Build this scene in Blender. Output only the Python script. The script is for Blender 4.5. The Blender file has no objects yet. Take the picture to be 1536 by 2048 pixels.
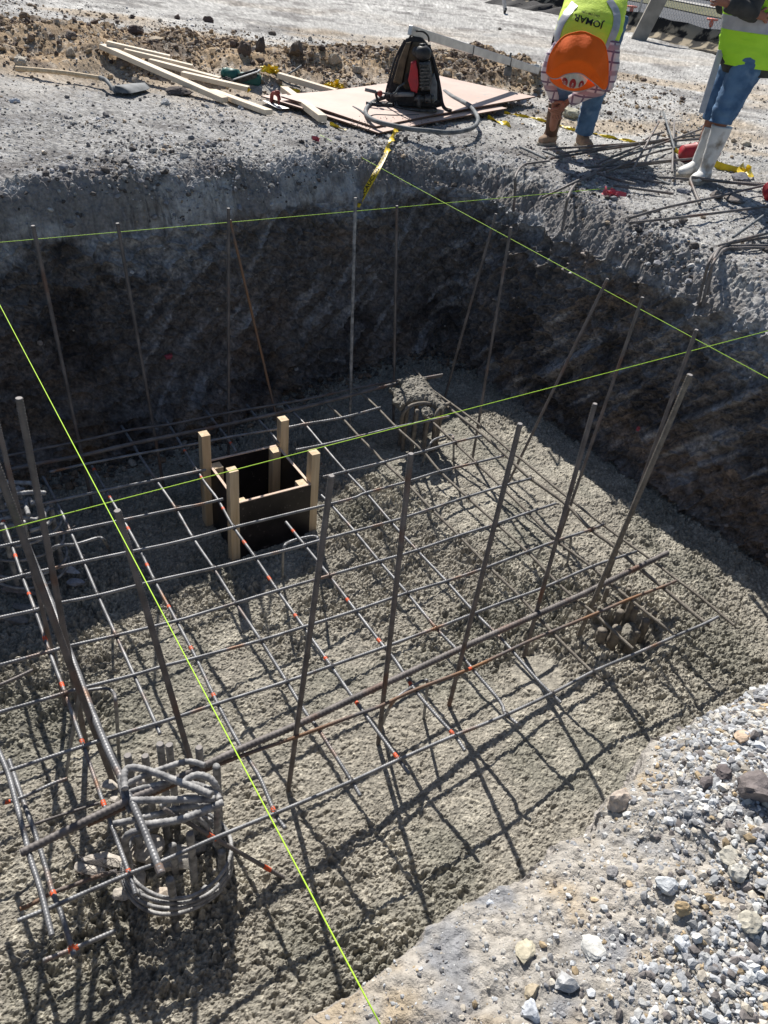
import bpy, math, random
import numpy as np
from mathutils import Vector, Matrix
from mathutils.bvhtree import BVHTree
random.seed(7); rng = np.random.default_rng(7)
SC = bpy.context.scene; COL = SC.collection

# ---------------------------------------------------------------- camera, sky, sun, exposure
FPX = 1575.0; PITCH = math.radians(36.6); ROLL = math.radians(6.8); CAMZ = 3.354
_f0 = np.array([0, 1., 0]); _r0 = np.array([1., 0, 0]); _u0 = np.array([0, 0, 1.])
FW = math.cos(PITCH)*_f0 - math.sin(PITCH)*_u0
_up = math.sin(PITCH)*_f0 + math.cos(PITCH)*_u0
RT = math.cos(ROLL)*_r0 + math.sin(ROLL)*_up
UP = -math.sin(ROLL)*_r0 + math.cos(ROLL)*_up
cam_d = bpy.data.cameras.new('camera'); cam = bpy.data.objects.new('camera', cam_d); COL.objects.link(cam)
cam_d.sensor_fit = 'VERTICAL'; cam_d.sensor_height = 36; cam_d.lens = FPX/2048*36
cam_d.clip_start = .05; cam_d.clip_end = 2000
cam.matrix_world = Matrix(((RT[0], UP[0], -FW[0], 0), (RT[1], UP[1], -FW[1], 0), (RT[2], UP[2], -FW[2], CAMZ), (0, 0, 0, 1)))
SC.camera = cam
SUN_EL = math.radians(44.5); SUN_AZ = math.radians(109)          # azimuth of the sun, from +X
world = bpy.data.worlds.new('World'); SC.world = world; world.use_nodes = True
wn = world.node_tree; bg = wn.nodes['Background']
sky = wn.nodes.new('ShaderNodeTexSky'); sky.sky_type = 'NISHITA'; sky.sun_disc = False
sky.sun_elevation = SUN_EL; sky.sun_rotation = math.pi/2 - SUN_AZ; sky.dust_density = .6; sky.air_density = 1.0
wn.links.new(sky.outputs[0], bg.inputs[0]); bg.inputs[1].default_value = .063
sun_d = bpy.data.lights.new('sun', 'SUN'); sun_d.energy = 5.0; sun_d.angle = math.radians(.53); sun_d.color = (1, .955, .88)
sun = bpy.data.objects.new('sun', sun_d); COL.objects.link(sun)
sdir = Vector((math.cos(SUN_EL)*math.cos(SUN_AZ), math.cos(SUN_EL)*math.sin(SUN_AZ), math.sin(SUN_EL)))
sun.rotation_euler = sdir.to_track_quat('Z', 'Y').to_euler(); sun.location = (0, 0, 12)
SC.view_settings.view_transform = 'Standard'; SC.view_settings.look = 'None'
SC.view_settings.exposure = .55; SC.view_settings.gamma = 1

# ---------------------------------------------------------------- helpers
def ray(x, y): return FW + RT*(x-768)/FPX - UP*(y-1024)/FPX
def at(x, y, z):                       # surveyed point of the photograph on the level z
    d = ray(x, y); return d*((z-CAMZ)/d[2]) + np.array([0, 0, CAMZ])
def aty(x, y, Y):                      # the same at the distance Y
    d = ray(x, y); return d*(Y/d[1]) + np.array([0, 0, CAMZ])
GZ = 1.75
def vnoise(x, y, z, seed=0):
    xi = np.floor(x).astype(np.int64); yi = np.floor(y).astype(np.int64); zi = np.floor(z).astype(np.int64)
    fx = x-xi; fy = y-yi; fz = z-zi
    fx = fx*fx*(3-2*fx); fy = fy*fy*(3-2*fy); fz = fz*fz*(3-2*fz)
    def h(a, b, c): return hsh(a, b, c, seed)
    def L(a, b, t): return a+(b-a)*t
    v = L(L(L(h(xi, yi, zi), h(xi+1, yi, zi), fx), L(h(xi, yi+1, zi), h(xi+1, yi+1, zi), fx), fy),
          L(L(h(xi, yi, zi+1), h(xi+1, yi, zi+1), fx), L(h(xi, yi+1, zi+1), h(xi+1, yi+1, zi+1), fx), fy), fz)
    return v*2-1
def hsh(a, b, c, seed):
    n = (a*73856093) ^ (b*19349663) ^ (c*83492791) ^ (seed*2654435)
    n = (n & 0xffffffff).astype(np.uint32)
    n ^= n >> np.uint32(15); n *= np.uint32(2246822519); n ^= n >> np.uint32(13); n *= np.uint32(3266489917); n ^= n >> np.uint32(16)
    return n.astype(np.float64)/4294967295.0
def fbm(x, y, z, o=4, seed=0, g=.5):
    r = 0; a = 1; t = 0
    for i in range(o):
        r = r + a*vnoise(x, y, z, seed+i*17); t += a; a *= g
        x = x*2.03+5.1; y = y*2.03+1.7; z = z*2.03+3.3
    return r/t
def worley2(x, y, seed=0, jit=.9):
    xi = np.floor(x).astype(np.int64); yi = np.floor(y).astype(np.int64)
    f1 = np.full(x.shape, 9.); f2 = np.full(x.shape, 9.); idv = np.zeros(x.shape); z0 = np.zeros_like(xi)
    for i in (-1, 0, 1):
        for j in (-1, 0, 1):
            a = xi+i; b = yi+j
            px = a+.5+(hsh(a, b, z0, seed)-.5)*jit; py = b+.5+(hsh(a, b, z0+1, seed)-.5)*jit
            d = np.hypot(px-x, py-y); m = d < f1
            f2 = np.where(m, f1, np.minimum(f2, d)); idv = np.where(m, hsh(a, b, z0+2, seed), idv); f1 = np.where(m, d, f1)
    return f1, f2, idv
def worley3(x, y, z, seed=0, jit=.9):
    xi = np.floor(x).astype(np.int64); yi = np.floor(y).astype(np.int64); zi = np.floor(z).astype(np.int64)
    f1 = np.full(x.shape, 9.); f2 = np.full(x.shape, 9.)
    for i in (-1, 0, 1):
        for j in (-1, 0, 1):
            for k in (-1, 0, 1):
                a = xi+i; b = yi+j; c = zi+k
                px = a+.5+(hsh(a, b, c, seed)-.5)*jit; py = b+.5+(hsh(a, b, c, seed+1)-.5)*jit; pz = c+.5+(hsh(a, b, c, seed+2)-.5)*jit
                d = np.sqrt((px-x)**2+(py-y)**2+(pz-z)**2)
                m = d < f1; f2 = np.where(m, f1, np.minimum(f2, d)); f1 = np.where(m, d, f1)
    return f1, f2
def sstep(a, b, x):
    t = np.clip((x-a)/(b-a), 0, 1); return t*t*(3-2*t)
def tag(o, label=None, cat=None, group=None, kind=None):
    if label: o['label'] = label
    if cat: o['category'] = cat
    if group: o['group'] = group
    if kind: o['kind'] = kind
    return o
def rawmesh(name, V, F, mat, smooth=True, col=None):
    """V (n,3), F (m,k) array or list of arrays -> mesh data"""
    me = bpy.data.meshes.new(name)
    Fs = F if isinstance(F, list) else [F]
    Fs = [np.asarray(f, dtype=np.int32) for f in Fs if len(f)]
    V = np.asarray(V, dtype=np.float32)
    me.vertices.add(len(V)); me.vertices.foreach_set('co', V.ravel())
    tot = np.concatenate([np.full(len(f), f.shape[1]) for f in Fs]).astype(np.int32)
    li = np.concatenate([f.ravel() for f in Fs]).astype(np.int32)
    st = np.concatenate([[0], np.cumsum(tot)[:-1]]).astype(np.int32)
    me.loops.add(len(li)); me.loops.foreach_set('vertex_index', li)
    me.polygons.add(len(tot)); me.polygons.foreach_set('loop_start', st); me.polygons.foreach_set('loop_total', tot)
    me.polygons.foreach_set('use_smooth', np.full(len(tot), smooth, dtype=bool))
    me.update(calc_edges=True)
    if col is not None:
        ca = me.color_attributes.new('Col', 'FLOAT_COLOR', 'POINT')
        c = np.ones((len(V), 4), dtype=np.float32); c[:, :3] = col; ca.data.foreach_set('color', c.ravel())
    for m in (mat if isinstance(mat, (list, tuple)) else [mat]): me.materials.append(m)
    return me
def obj(name, me, parent=None):
    o = bpy.data.objects.new(name, me); COL.objects.link(o)
    if parent is not None: o.parent = parent; o.matrix_parent_inverse = Matrix.Translation(parent.location).inverted()
    return o
def empty(name, loc, label, cat, group=None):
    o = bpy.data.objects.new(name, None); COL.objects.link(o); o.location = Vector([float(c) for c in loc]); o.empty_display_size = .1
    return tag(o, label, cat, group)
class MB:
    """collects shapes into one mesh"""
    def __init__(s): s.v = []; s.f4 = []; s.f3 = []; s.n = 0
    def add(s, V, F):
        V = np.asarray(V, float); F = np.asarray(F, int); s.v.append(V)
        (s.f4 if F.shape[1] == 4 else s.f3).append(F+s.n); s.n += len(V); return s
    def poly(s, V, faces):
        V = np.asarray(V, float); s.v.append(V)
        for f in faces:
            f = list(f)
            if len(f) == 4: s.f4.append(np.array([f])+s.n)
            elif len(f) == 3: s.f3.append(np.array([f])+s.n)
            else:
                for i in range(1, len(f)-1): s.f3.append(np.array([[f[0], f[i], f[i+1]]])+s.n)
        s.n += len(V); return s
    def box(s, c, a, b, h, bev=.0):
        """box with centre c and half vectors a, b, h"""
        c, a, b, h = [np.asarray(q, float) for q in (c, a, b, h)]
        if bev <= 0:
            V = [c+i*a+j*b+k*h for k in (-1, 1) for j in (-1, 1) for i in (-1, 1)]
            return s.poly(V, [(0, 2, 3, 1), (4, 5, 7, 6), (0, 1, 5, 4), (2, 6, 7, 3), (0, 4, 6, 2), (1, 3, 7, 5)])
        V = []; la, lb, lh = [np.linalg.norm(q) for q in (a, b, h)]
        ea, eb, eh = [max(0, 1-bev/l) for l in (la, lb, lh)]
        idx = {}
        for k in (-1, 1):
            for j in (-1, 1):
                for i in (-1, 1):
                    idx[i, j, k, 0] = len(V); V.append(c+i*a+j*b*eb+k*h*eh)
                    idx[i, j, k, 1] = len(V); V.append(c+i*a*ea+j*b+k*h*eh)
                    idx[i, j, k, 2] = len(V); V.append(c+i*a*ea+j*b*eb+k*h)
        F = []
        for q in (-1, 1):
            o = [(-1, -1), (1, -1), (1, 1), (-1, 1)]
            for ax in range(3):
                ring = []
                for (u, w) in o:
                    t = [0, 0, 0]; t[ax] = q; t[(ax+1) % 3] = u; t[(ax+2) % 3] = w
                    ring.append(idx[t[0], t[1], t[2], ax])
                F.append(ring if q > 0 else ring[::-1])
        for ax in range(3):           # edges along ax
            b1, b2 = (ax+1) % 3, (ax+2) % 3
            for u in (-1, 1):
                for w in (-1, 1):
                    def ix(q, face):
                        t = [0, 0, 0]; t[ax] = q; t[b1] = u; t[b2] = w; return idx[t[0], t[1], t[2], face]
                    r = [ix(-1, b1), ix(1, b1), ix(1, b2), ix(-1, b2)]
                    F.append(r if u*w < 0 else r[::-1])
        for k in (-1, 1):
            for j in (-1, 1):
                for i in (-1, 1):
                    r = [idx[i, j, k, 0], idx[i, j, k, 1], idx[i, j, k, 2]]
                    F.append(r if i*j*k > 0 else r[::-1])
        return s.poly(V, F)
    def tube(s, P, r, n=8, cap=True): 
        V, F, caps = tube_arr(P, r, n); s.add(V, F)
        if cap:
            m = len(P); base = s.n-len(V)
            for ring, rev in ((0, True), (m-1, False)):
                ids = [ring*n+i for i in range(n)]
                if rev: ids = ids[::-1]
                for i in range(1, n-1): s.f3.append(np.array([[ids[0], ids[i], ids[i+1]]])+base)
        return s
    def ball(s, c, r, n=10):
        r = np.broadcast_to(np.asarray(r, float), (3,)); V = []; F = []
        for i in range(n+1):
            t = math.pi*i/n
            for j in range(n*2):
                p = math.pi*j/n; V.append(np.asarray(c)+r*np.array([math.sin(t)*math.cos(p), math.sin(t)*math.sin(p), math.cos(t)]))
        m = n*2
        for i in range(n):
            for j in range(m): F.append((i*m+j, (i+1)*m+j, (i+1)*m+(j+1) % m, i*m+(j+1) % m))
        return s.add(V, F)
    def build(s, name, mat, parent=None, smooth=False, col=None):
        F = []
        if s.f4: F.append(np.concatenate(s.f4))
        if s.f3: F.append(np.concatenate(s.f3))
        return obj(name, rawmesh(name, np.concatenate(s.v), F, mat, smooth, col), parent)
def frames(P):
    P = np.asarray(P, float); T = np.gradient(P, axis=0); T /= np.linalg.norm(T, axis=1)[:, None]+1e-12
    N = np.zeros_like(P); a = np.array([0, 0, 1.]) if abs(T[0][2]) < .9 else np.array([1., 0, 0])
    n = a-T[0]*(a@T[0]); n /= np.linalg.norm(n)
    for i in range(len(P)):
        n = n-T[i]*(n@T[i]); n /= np.linalg.norm(n)+1e-12; N[i] = n
    return T, N, np.cross(T, N)
def tube_arr(P, r, n=8):
    P = np.asarray(P, float); T, N, Bn = frames(P)
    r = np.broadcast_to(np.asarray(r, float), (len(P),)) if np.ndim(r) < 2 else r
    th = np.arange(n)*2*math.pi/n
    R = r[:, None] if r.ndim == 1 else r
    V = P[:, None, :]+(R*np.cos(th))[:, :, None]*N[:, None, :]+(R*np.sin(th))[:, :, None]*Bn[:, None, :]
    i = np.arange(len(P)-1)[:, None]; j = np.arange(n)[None, :]; j2 = (j+1) % n
    F = np.stack([i*n+j, i*n+j2, (i+1)*n+j2, (i+1)*n+j], -1).reshape(-1, 4)
    return V.reshape(-1, 3), F, None
def spline(P, step, closed=False):
    P = np.asarray(P, float)
    if len(P) == 2:
        k = max(2, int(np.linalg.norm(P[1]-P[0])/step)+1); return P[0]+(P[1]-P[0])*np.linspace(0, 1, k)[:, None]
    Q = np.vstack([P[-1:], P, P[:2]]) if closed else np.vstack([2*P[0]-P[1], P, 2*P[-1]-P[-2]])
    out = []
    for i in range(1, len(Q)-2):
        p0, p1, p2, p3 = Q[i-1], Q[i], Q[i+1], Q[i+2]
        k = max(3, int(np.linalg.norm(p2-p1)/step)+1)
        t = np.linspace(0, 1, k, endpoint=False)[:, None]
        out.append(.5*((2*p1)+(-p0+p2)*t+(2*p0-5*p1+4*p2-p3)*t**2+(-p0+3*p1-3*p2+p3)*t**3))
    o = np.vstack(out+([] if closed else [P[-1:]]))
    return o
def resample(P, step):
    P = np.asarray(P, float); d = np.concatenate([[0], np.cumsum(np.linalg.norm(np.diff(P, axis=0), axis=1))])
    k = max(2, int(d[-1]/step)+1); s = np.linspace(0, d[-1], k)
    return np.stack([np.interp(s, d, P[:, i]) for i in range(P.shape[1])], -1), s

# ---------------------------------------------------------------- materials
def mat(name, c1, c2=None, scale=6, rough=.8, metal=0, bump=0, bscale=60, detail=6, lo=.35, hi=.65, attr=False, spec=.3, c3=None, s3=20, coord='Object', stretch=None, lo3=.55, hi3=.7, bdist=.01):
    m = bpy.data.materials.new(name); m.use_nodes = True; nt = m.node_tree; N = nt.nodes; Lk = nt.links
    b = N['Principled BSDF']; b.inputs['Roughness'].default_value = rough; b.inputs['Metallic'].default_value = metal
    b.inputs['Specular IOR Level'].default_value = spec
    tc = N.new('ShaderNodeTexCoord'); src = tc.outputs[coord]
    if stretch:
        mp = N.new('ShaderNodeMapping'); mp.inputs['Scale'].default_value = stretch; Lk.new(src, mp.inputs[0]); src = mp.outputs[0]
    def ramp(sc, l, h, a, bb, det=detail):
        n = N.new('ShaderNodeTexNoise'); n.inputs['Scale'].default_value = sc; n.inputs['Detail'].default_value = det; Lk.new(src, n.inputs['Vector'])
        r = N.new('ShaderNodeMapRange'); r.inputs[1].default_value = l; r.inputs[2].default_value = h; Lk.new(n.outputs[0], r.inputs[0])
        mx = N.new('ShaderNodeMix'); mx.data_type = 'RGBA'; Lk.new(r.outputs[0], mx.inputs[0])
        for k, v in ((6, a), (7, bb)):
            if isinstance(v, tuple): mx.inputs[k].default_value = (*v[:3], 1)
            else: Lk.new(v, mx.inputs[k])
        return mx.outputs[2]
    if attr:
        at_ = N.new('ShaderNodeAttribute'); at_.attribute_name = 'Col'
        n = N.new('ShaderNodeTexNoise'); n.inputs['Scale'].default_value = scale; n.inputs['Detail'].default_value = detail; Lk.new(src, n.inputs['Vector'])
        r = N.new('ShaderNodeMapRange'); r.inputs[1].default_value = .3; r.inputs[2].default_value = .7; r.inputs[3].default_value = c1[0]; r.inputs[4].default_value = c1[1]; Lk.new(n.outputs[0], r.inputs[0])
        v = N.new('ShaderNodeVectorMath'); v.operation = 'SCALE'; Lk.new(at_.outputs['Color'], v.inputs[0]); Lk.new(r.outputs[0], v.inputs['Scale'])
        colr = v.outputs[0]
    elif c2 is None:
        colr = None; b.inputs['Base Color'].default_value = (*c1, 1)
    else: colr = ramp(scale, lo, hi, c1, c2)
    if c3 is not None and colr is not None: colr = ramp(s3, lo3, hi3, colr, c3)
    if colr is not None: Lk.new(colr, b.inputs['Base Color'])
    if bump:
        n = N.new('ShaderNodeTexNoise'); n.inputs['Scale'].default_value = bscale; n.inputs['Detail'].default_value = 8; n.inputs['Roughness'].default_value = .65; Lk.new(src, n.inputs['Vector'])
        bp = N.new('ShaderNodeBump'); bp.inputs['Strength'].default_value = bump; bp.inputs['Distance'].default_value = bdist; Lk.new(n.outputs[0], bp.inputs['Height']); Lk.new(bp.outputs[0], b.inputs['Normal'])
    return m
M_ground = mat('soil', (.72, 1.25), attr=True, scale=45, rough=.95, bump=.9, bscale=70, spec=.1, bdist=.02)
M_wall = mat('clay_wall', (.6, 1.4), attr=True, scale=42, detail=9, rough=.85, bump=1, bscale=38, spec=.25, bdist=.03)
M_conc = mat('wet_concrete', (.70, 1.25), attr=True, scale=70, rough=.6, bump=.8, bscale=160, spec=.35, bdist=.006)
M_stone = mat('stone', (.7, 1.3), attr=True, scale=60, rough=.9, bump=.6, bscale=150, spec=.15, bdist=.004)
M_steel = mat('rebar_steel', (.13, .132, .14), (.27, .272, .28), 14, rough=.45, metal=.25, bump=.3, bscale=300, c3=(.24, .13, .075), s3=5, lo3=.57, hi3=.72, bdist=.002)
M_darksteel = mat('upright_steel', (.11, .10, .097), (.20, .18, .172), 12, rough=.6, metal=.15, bump=.3, bscale=300, c3=(.17, .09, .06), s3=5, lo3=.56, hi3=.75, bdist=.002)
M_rust = mat('rusty_steel', (.14, .135, .14), (.27, .15, .08), 4.5, rough=.75, metal=.2, bump=.4, bscale=250, bdist=.002)
M_coated = mat('cement_coated_steel', (.24, .215, .18), (.15, .13, .11), 30, rough=.8, bump=.8, bscale=120, bdist=.005)
M_pile = mat('chalky_steel', (.42, .415, .41), (.16, .16, .165), 26, rough=.7, metal=.15, bump=.5, bscale=200, bdist=.003)
M_cut = mat('cut_steel', (.26, .24, .23), rough=.7, metal=0)
M_orange = mat('orange_paint', (.75, .09, .02), (.55, .12, .05), 60, rough=.7)
M_string = mat('lime_string', (.50, .80, .06), rough=.6)
M_wood = mat('pine', (.50, .37, .23), (.66, .53, .36), 4, rough=.7, bump=.2, bscale=80, stretch=(9, 9, .7), c3=(.36, .24, .13), s3=3, lo3=.66, hi3=.74)
M_woodp = mat('pale_pine', (.62, .52, .40), (.72, .62, .49), 5, rough=.75, bump=.15, bscale=70, c3=(.45, .33, .22), s3=8, lo3=.68, hi3=.75)
M_film = mat('film_faced_ply', (.008, .007, .008), (.022, .018, .019), 9, rough=.4, spec=.35, c3=(.12, .10, .10), s3=34, lo3=.64, hi3=.75)
M_plyedge = mat('ply_edge', (.58, .43, .34), (.66, .52, .42), 40, rough=.8)
M_board = mat('pink_board', (.47, .34, .285), (.55, .41, .35), 3, rough=.6, c3=(.38, .34, .31), s3=9, lo3=.58, hi3=.72)
M_boarded = mat('board_edge', (.14, .09, .07), rough=.9)
M_alu = mat('aluminium', (.42, .43, .45), (.55, .56, .57), 10, rough=.4, metal=.8)
M_black = mat('black_plastic', (.02, .02, .022), (.04, .04, .042), 20, rough=.45)
M_cloth = mat('black_canvas', (.022, .022, .026), (.05, .048, .05), 30, rough=.9, bump=.4, bscale=200)
M_pad = mat('tan_padding', (.16, .12, .08), (.09, .07, .05), 12, rough=.95, bump=.4, bscale=150)
M_red = mat('red_plastic', (.42, .025, .035), (.30, .03, .04), 15, rough=.45)
M_redbrown = mat('worn_red_handle', (.30, .05, .04), (.2, .05, .04), 20, rough=.6)
M_hose = mat('dusty_rubber', (.07, .08, .09), (.17, .18, .19), 12, rough=.7, bump=.2, bscale=120)
M_engine = mat('grimy_engine', (.03, .03, .032), (.14, .14, .14), 35, rough=.5, metal=.5, bump=.4, bscale=120)
M_green = mat('green_casing', (.015, .09, .075), (.03, .13, .11), 15, rough=.5)
M_yellow = mat('yellow_tape', (.75, .56, .02), (.62, .42, .02), 20, rough=.4)
M_ink = mat('black_ink', (.01, .01, .01), rough=.6)
M_white = mat('white_rubber', (.55, .55, .54), (.68, .67, .65), 8, rough=.5, c3=(.22, .18, .14), s3=7, lo3=.52, hi3=.68)
M_sole = mat('pale_sole', (.42, .38, .32), (.3, .26, .2), 20, rough=.9)
M_tanboot = mat('dusty_tan_leather', (.34, .23, .16), (.24, .17, .12), 18, rough=.85)
M_brownboot = mat('brown_leather', (.12, .055, .028), (.07, .035, .02), 14, rough=.55)
M_jean = mat('worn_denim', (.045, .10, .20), (.11, .20, .33), 9, rough=.9, bump=.5, bscale=60, c3=(.22, .32, .44), s3=7, lo3=.6, hi3=.8)
M_skin = mat('tanned_skin', (.34, .15, .10), (.27, .115, .075), 12, rough=.55)
M_hair = mat('dark_hair', (.012, .01, .009), rough=.7)
M_jacket = mat('dark_grey_cloth', (.035, .036, .036), (.06, .06, .058), 15, rough=.9, bump=.4, bscale=60)
M_lime = mat('hivis_lime', (.38, .75, .03), (.46, .82, .05), 5, rough=.75, bump=.3, bscale=12, bdist=.03)
M_lime2 = mat('faded_hivis_yellow', (.62, .80, .10), (.55, .74, .06), 4, rough=.75, bump=.4, bscale=10, bdist=.03)
M_reflect = mat('grey_reflective_band', (.33, .34, .37), (.42, .43, .46), 14, rough=.35, spec=.5)
M_flap = mat('orange_sunshade', (.90, .14, .008), (.80, .12, .008), 6, rough=.8, bump=.3, bscale=14, bdist=.02)
M_trim = mat('grey_trim', (.35, .33, .33), rough=.5)
M_sticker = mat('red_sticker', (.30, .02, .025), (.36, .03, .03), 12, rough=.4)
M_helmet = mat('pale_helmet', (.48, .44, .36), (.6, .56, .48), 30, rough=.4)
M_fence = mat('galvanised_wire', (.42, .43, .44), rough=.5, metal=.3)
M_silt = mat('mottled_fabric', (.012, .011, .010), (.30, .25, .18), 2.6, rough=.95, detail=8, lo=.48, hi=.56)
M_post = mat('weathered_grey_timber', (.34, .31, .27), (.25, .23, .2), 5, rough=.9)
M_cap = mat('orange_cap', (.80, .20, .12), rough=.5)
M_asph = mat('asphalt', (.05, .052, .06), (.085, .088, .1), 3, rough=.9, c3=(.16, .16, .17), s3=1.2, stretch=(.35, 1.6, 1), lo3=.6, hi3=.7)
M_grass = mat('verge_grass', (.07, .075, .03), (.14, .13, .07), 3, rough=.95)
M_kerb = mat('kerb_concrete', (.42, .41, .39), (.34, .33, .31), 2, rough=.9)
M_ribbon = mat('pink_ribbon', (.40, .07, .10), (.5, .12, .14), 10, rough=.8)
M_plaid = None
def plaid():
    m = mat('plaid_shirt', (.58, .52, .54), (.66, .60, .62), 8, rough=.9)
    nt = m.node_tree; N = nt.nodes; Lk = nt.links; b = N['Principled BSDF']; src = b.inputs['Base Color'].links[0].from_socket
    tc = N.new('ShaderNodeTexCoord'); cur = src
    for d, sc, c in (('Z', 13, (.16, .10, .16)), ('X', 11, (.20, .14, .20)), ('Z', 5, (.40, .28, .31))):
        w = N.new('ShaderNodeTexWave'); w.bands_direction = d; w.inputs['Scale'].default_value = sc/6.283*2; w.inputs['Distortion'].default_value = 1.5; w.inputs['Detail'].default_value = 1
        Lk.new(tc.outputs['Object'], w.inputs[0])
        r = N.new('ShaderNodeMapRange'); r.inputs[1].default_value = .86; r.inputs[2].default_value = .95; Lk.new(w.outputs['Fac'], r.inputs[0])
        mx = N.new('ShaderNodeMix'); mx.data_type = 'RGBA'; Lk.new(r.outputs[0], mx.inputs[0]); Lk.new(cur, mx.inputs[6]); mx.inputs[7].default_value = (*c, 1); cur = mx.outputs[2]
    Lk.new(cur, b.inputs['Base Color']); return m
M_plaid = plaid()

# ---------------------------------------------------------------- terrain: ground around the pit and its walls
# contour of the pit at 1.5 m (x, y, foot offset towards the pit, ground level beyond, fineness 1/0)
CT = [(-.9, .02, 0, 1.62, 0), (-.35, .42, 0, 1.62, .5), (-.12, .60, 0, 1.62, 1), (-.027, .679, 0, 1.62, 1), (.05, .748, 0, 1.62, 1), (.155, .832, 0, 1.62, 1), (.25, .93, 0, 1.62, 1), (.341, .998, 0, 1.62, 1),
      (.442, 1.048, 0, 1.62, 1), (.54, 1.153, 0, 1.63, 1), (.655, 1.22, 0, 1.64, 1), (.70, 1.31, 0, 1.65, 1), (.80, 1.37, 0, 1.66, 1), (.86, 1.49, 0, 1.66, 1), (1.037, 1.628, 0, 1.66, 1),
      (1.16, 1.71, 0, 1.66, 1), (1.303, 1.804, 0, 1.66, 1), (1.6, 1.98, 0, 1.68, .6), (2.3, 2.2, 0, 1.7, 0), (3.1, 2.35, 0, 1.7, 0), (3.6, 2.65, .1, 1.7, 0),
      (3.55, 3.3, .13, 1.7, .3), (3.2, 3.8, .14, 1.7, .8), (2.59, 4.59, .14, 1.7, .9), (1.97, 5.38, .14, 1.7, .9), (1.38, 6.10, .14, 1.72, .8), (.98, 6.72, .12, 1.72, .8), (.62, 7.28, .12, 1.73, .8),
      (.36, 7.50, .12, 1.73, .8), (0, 7.42, .18, 1.74, .8), (-.4, 7.02, .08, 1.75, .8), (-.94, 6.41, 0, 1.77, .8), (-1.44, 5.81, -.08, 1.79, .8), (-2.0, 5.28, -.12, 1.80, .8),
      (-2.72, 4.64, -.14, 1.80, .8), (-3.48, 4.0, -.1, 1.80, .6), (-4.2, 3.3, .2, 1.75, 0), (-4.6, 2.2, .1, 1.7, 0), (-4.4, .7, 0, 1.7, 0), (-3.4, -.5, 0, 1.65, 0), (-2.1, -.75, 0, 1.62, 0)]
CEN = np.array([-.35, 3.7])
dense = spline(np.array(CT), .01, closed=True)
seg = np.linalg.norm(np.diff(np.vstack([dense, dense[:1]])[:, :2], axis=0), axis=1)
cum = np.concatenate([[0], np.cumsum(seg)]); fin = np.clip(np.append(dense[:, 4], dense[0, 4]), 0, 1)
near_f = np.append(dense[:, 1], dense[0, 1]) < 2.2
stp = np.where(fin > .25, np.where(near_f, .0055, .0080), .05)
w = np.concatenate([[0], np.cumsum(seg/stp[:-1])]); K = int(w[-1])
sS = np.interp(np.arange(K)/K*w[-1], w, cum)
closedD = np.vstack([dense, dense[:1]])
ct = np.stack([np.interp(sS, cum, closedD[:, i]) for i in range(5)], -1)
cxy = ct[:, :2]; tang = np.roll(cxy, -2, 0)-np.roll(cxy, 2, 0); tang /= np.linalg.norm(tang, axis=1)[:, None]
nrm = np.stack([tang[:, 1], -tang[:, 0]], -1)                     # outward
if ((cxy-CEN)*nrm).sum(1).mean() < 0: nrm = -nrm
kk = 25; ker = np.ones(kk)/kk
nrm = np.stack([np.convolve(np.concatenate([nrm[-kk:, i], nrm[:, i], nrm[:kk, i]]), ker, 'same')[kk:-kk] for i in (0, 1)], -1); nrm /= np.linalg.norm(nrm, axis=1)[:, None]
isnear = sstep(3.2, 2.2, cxy[:, 1])*sstep(-1.4, -.6, cxy[:, 0])*1.0
leftw = sstep(.2, -.6, cxy[:, 0])*(1-isnear)
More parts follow.
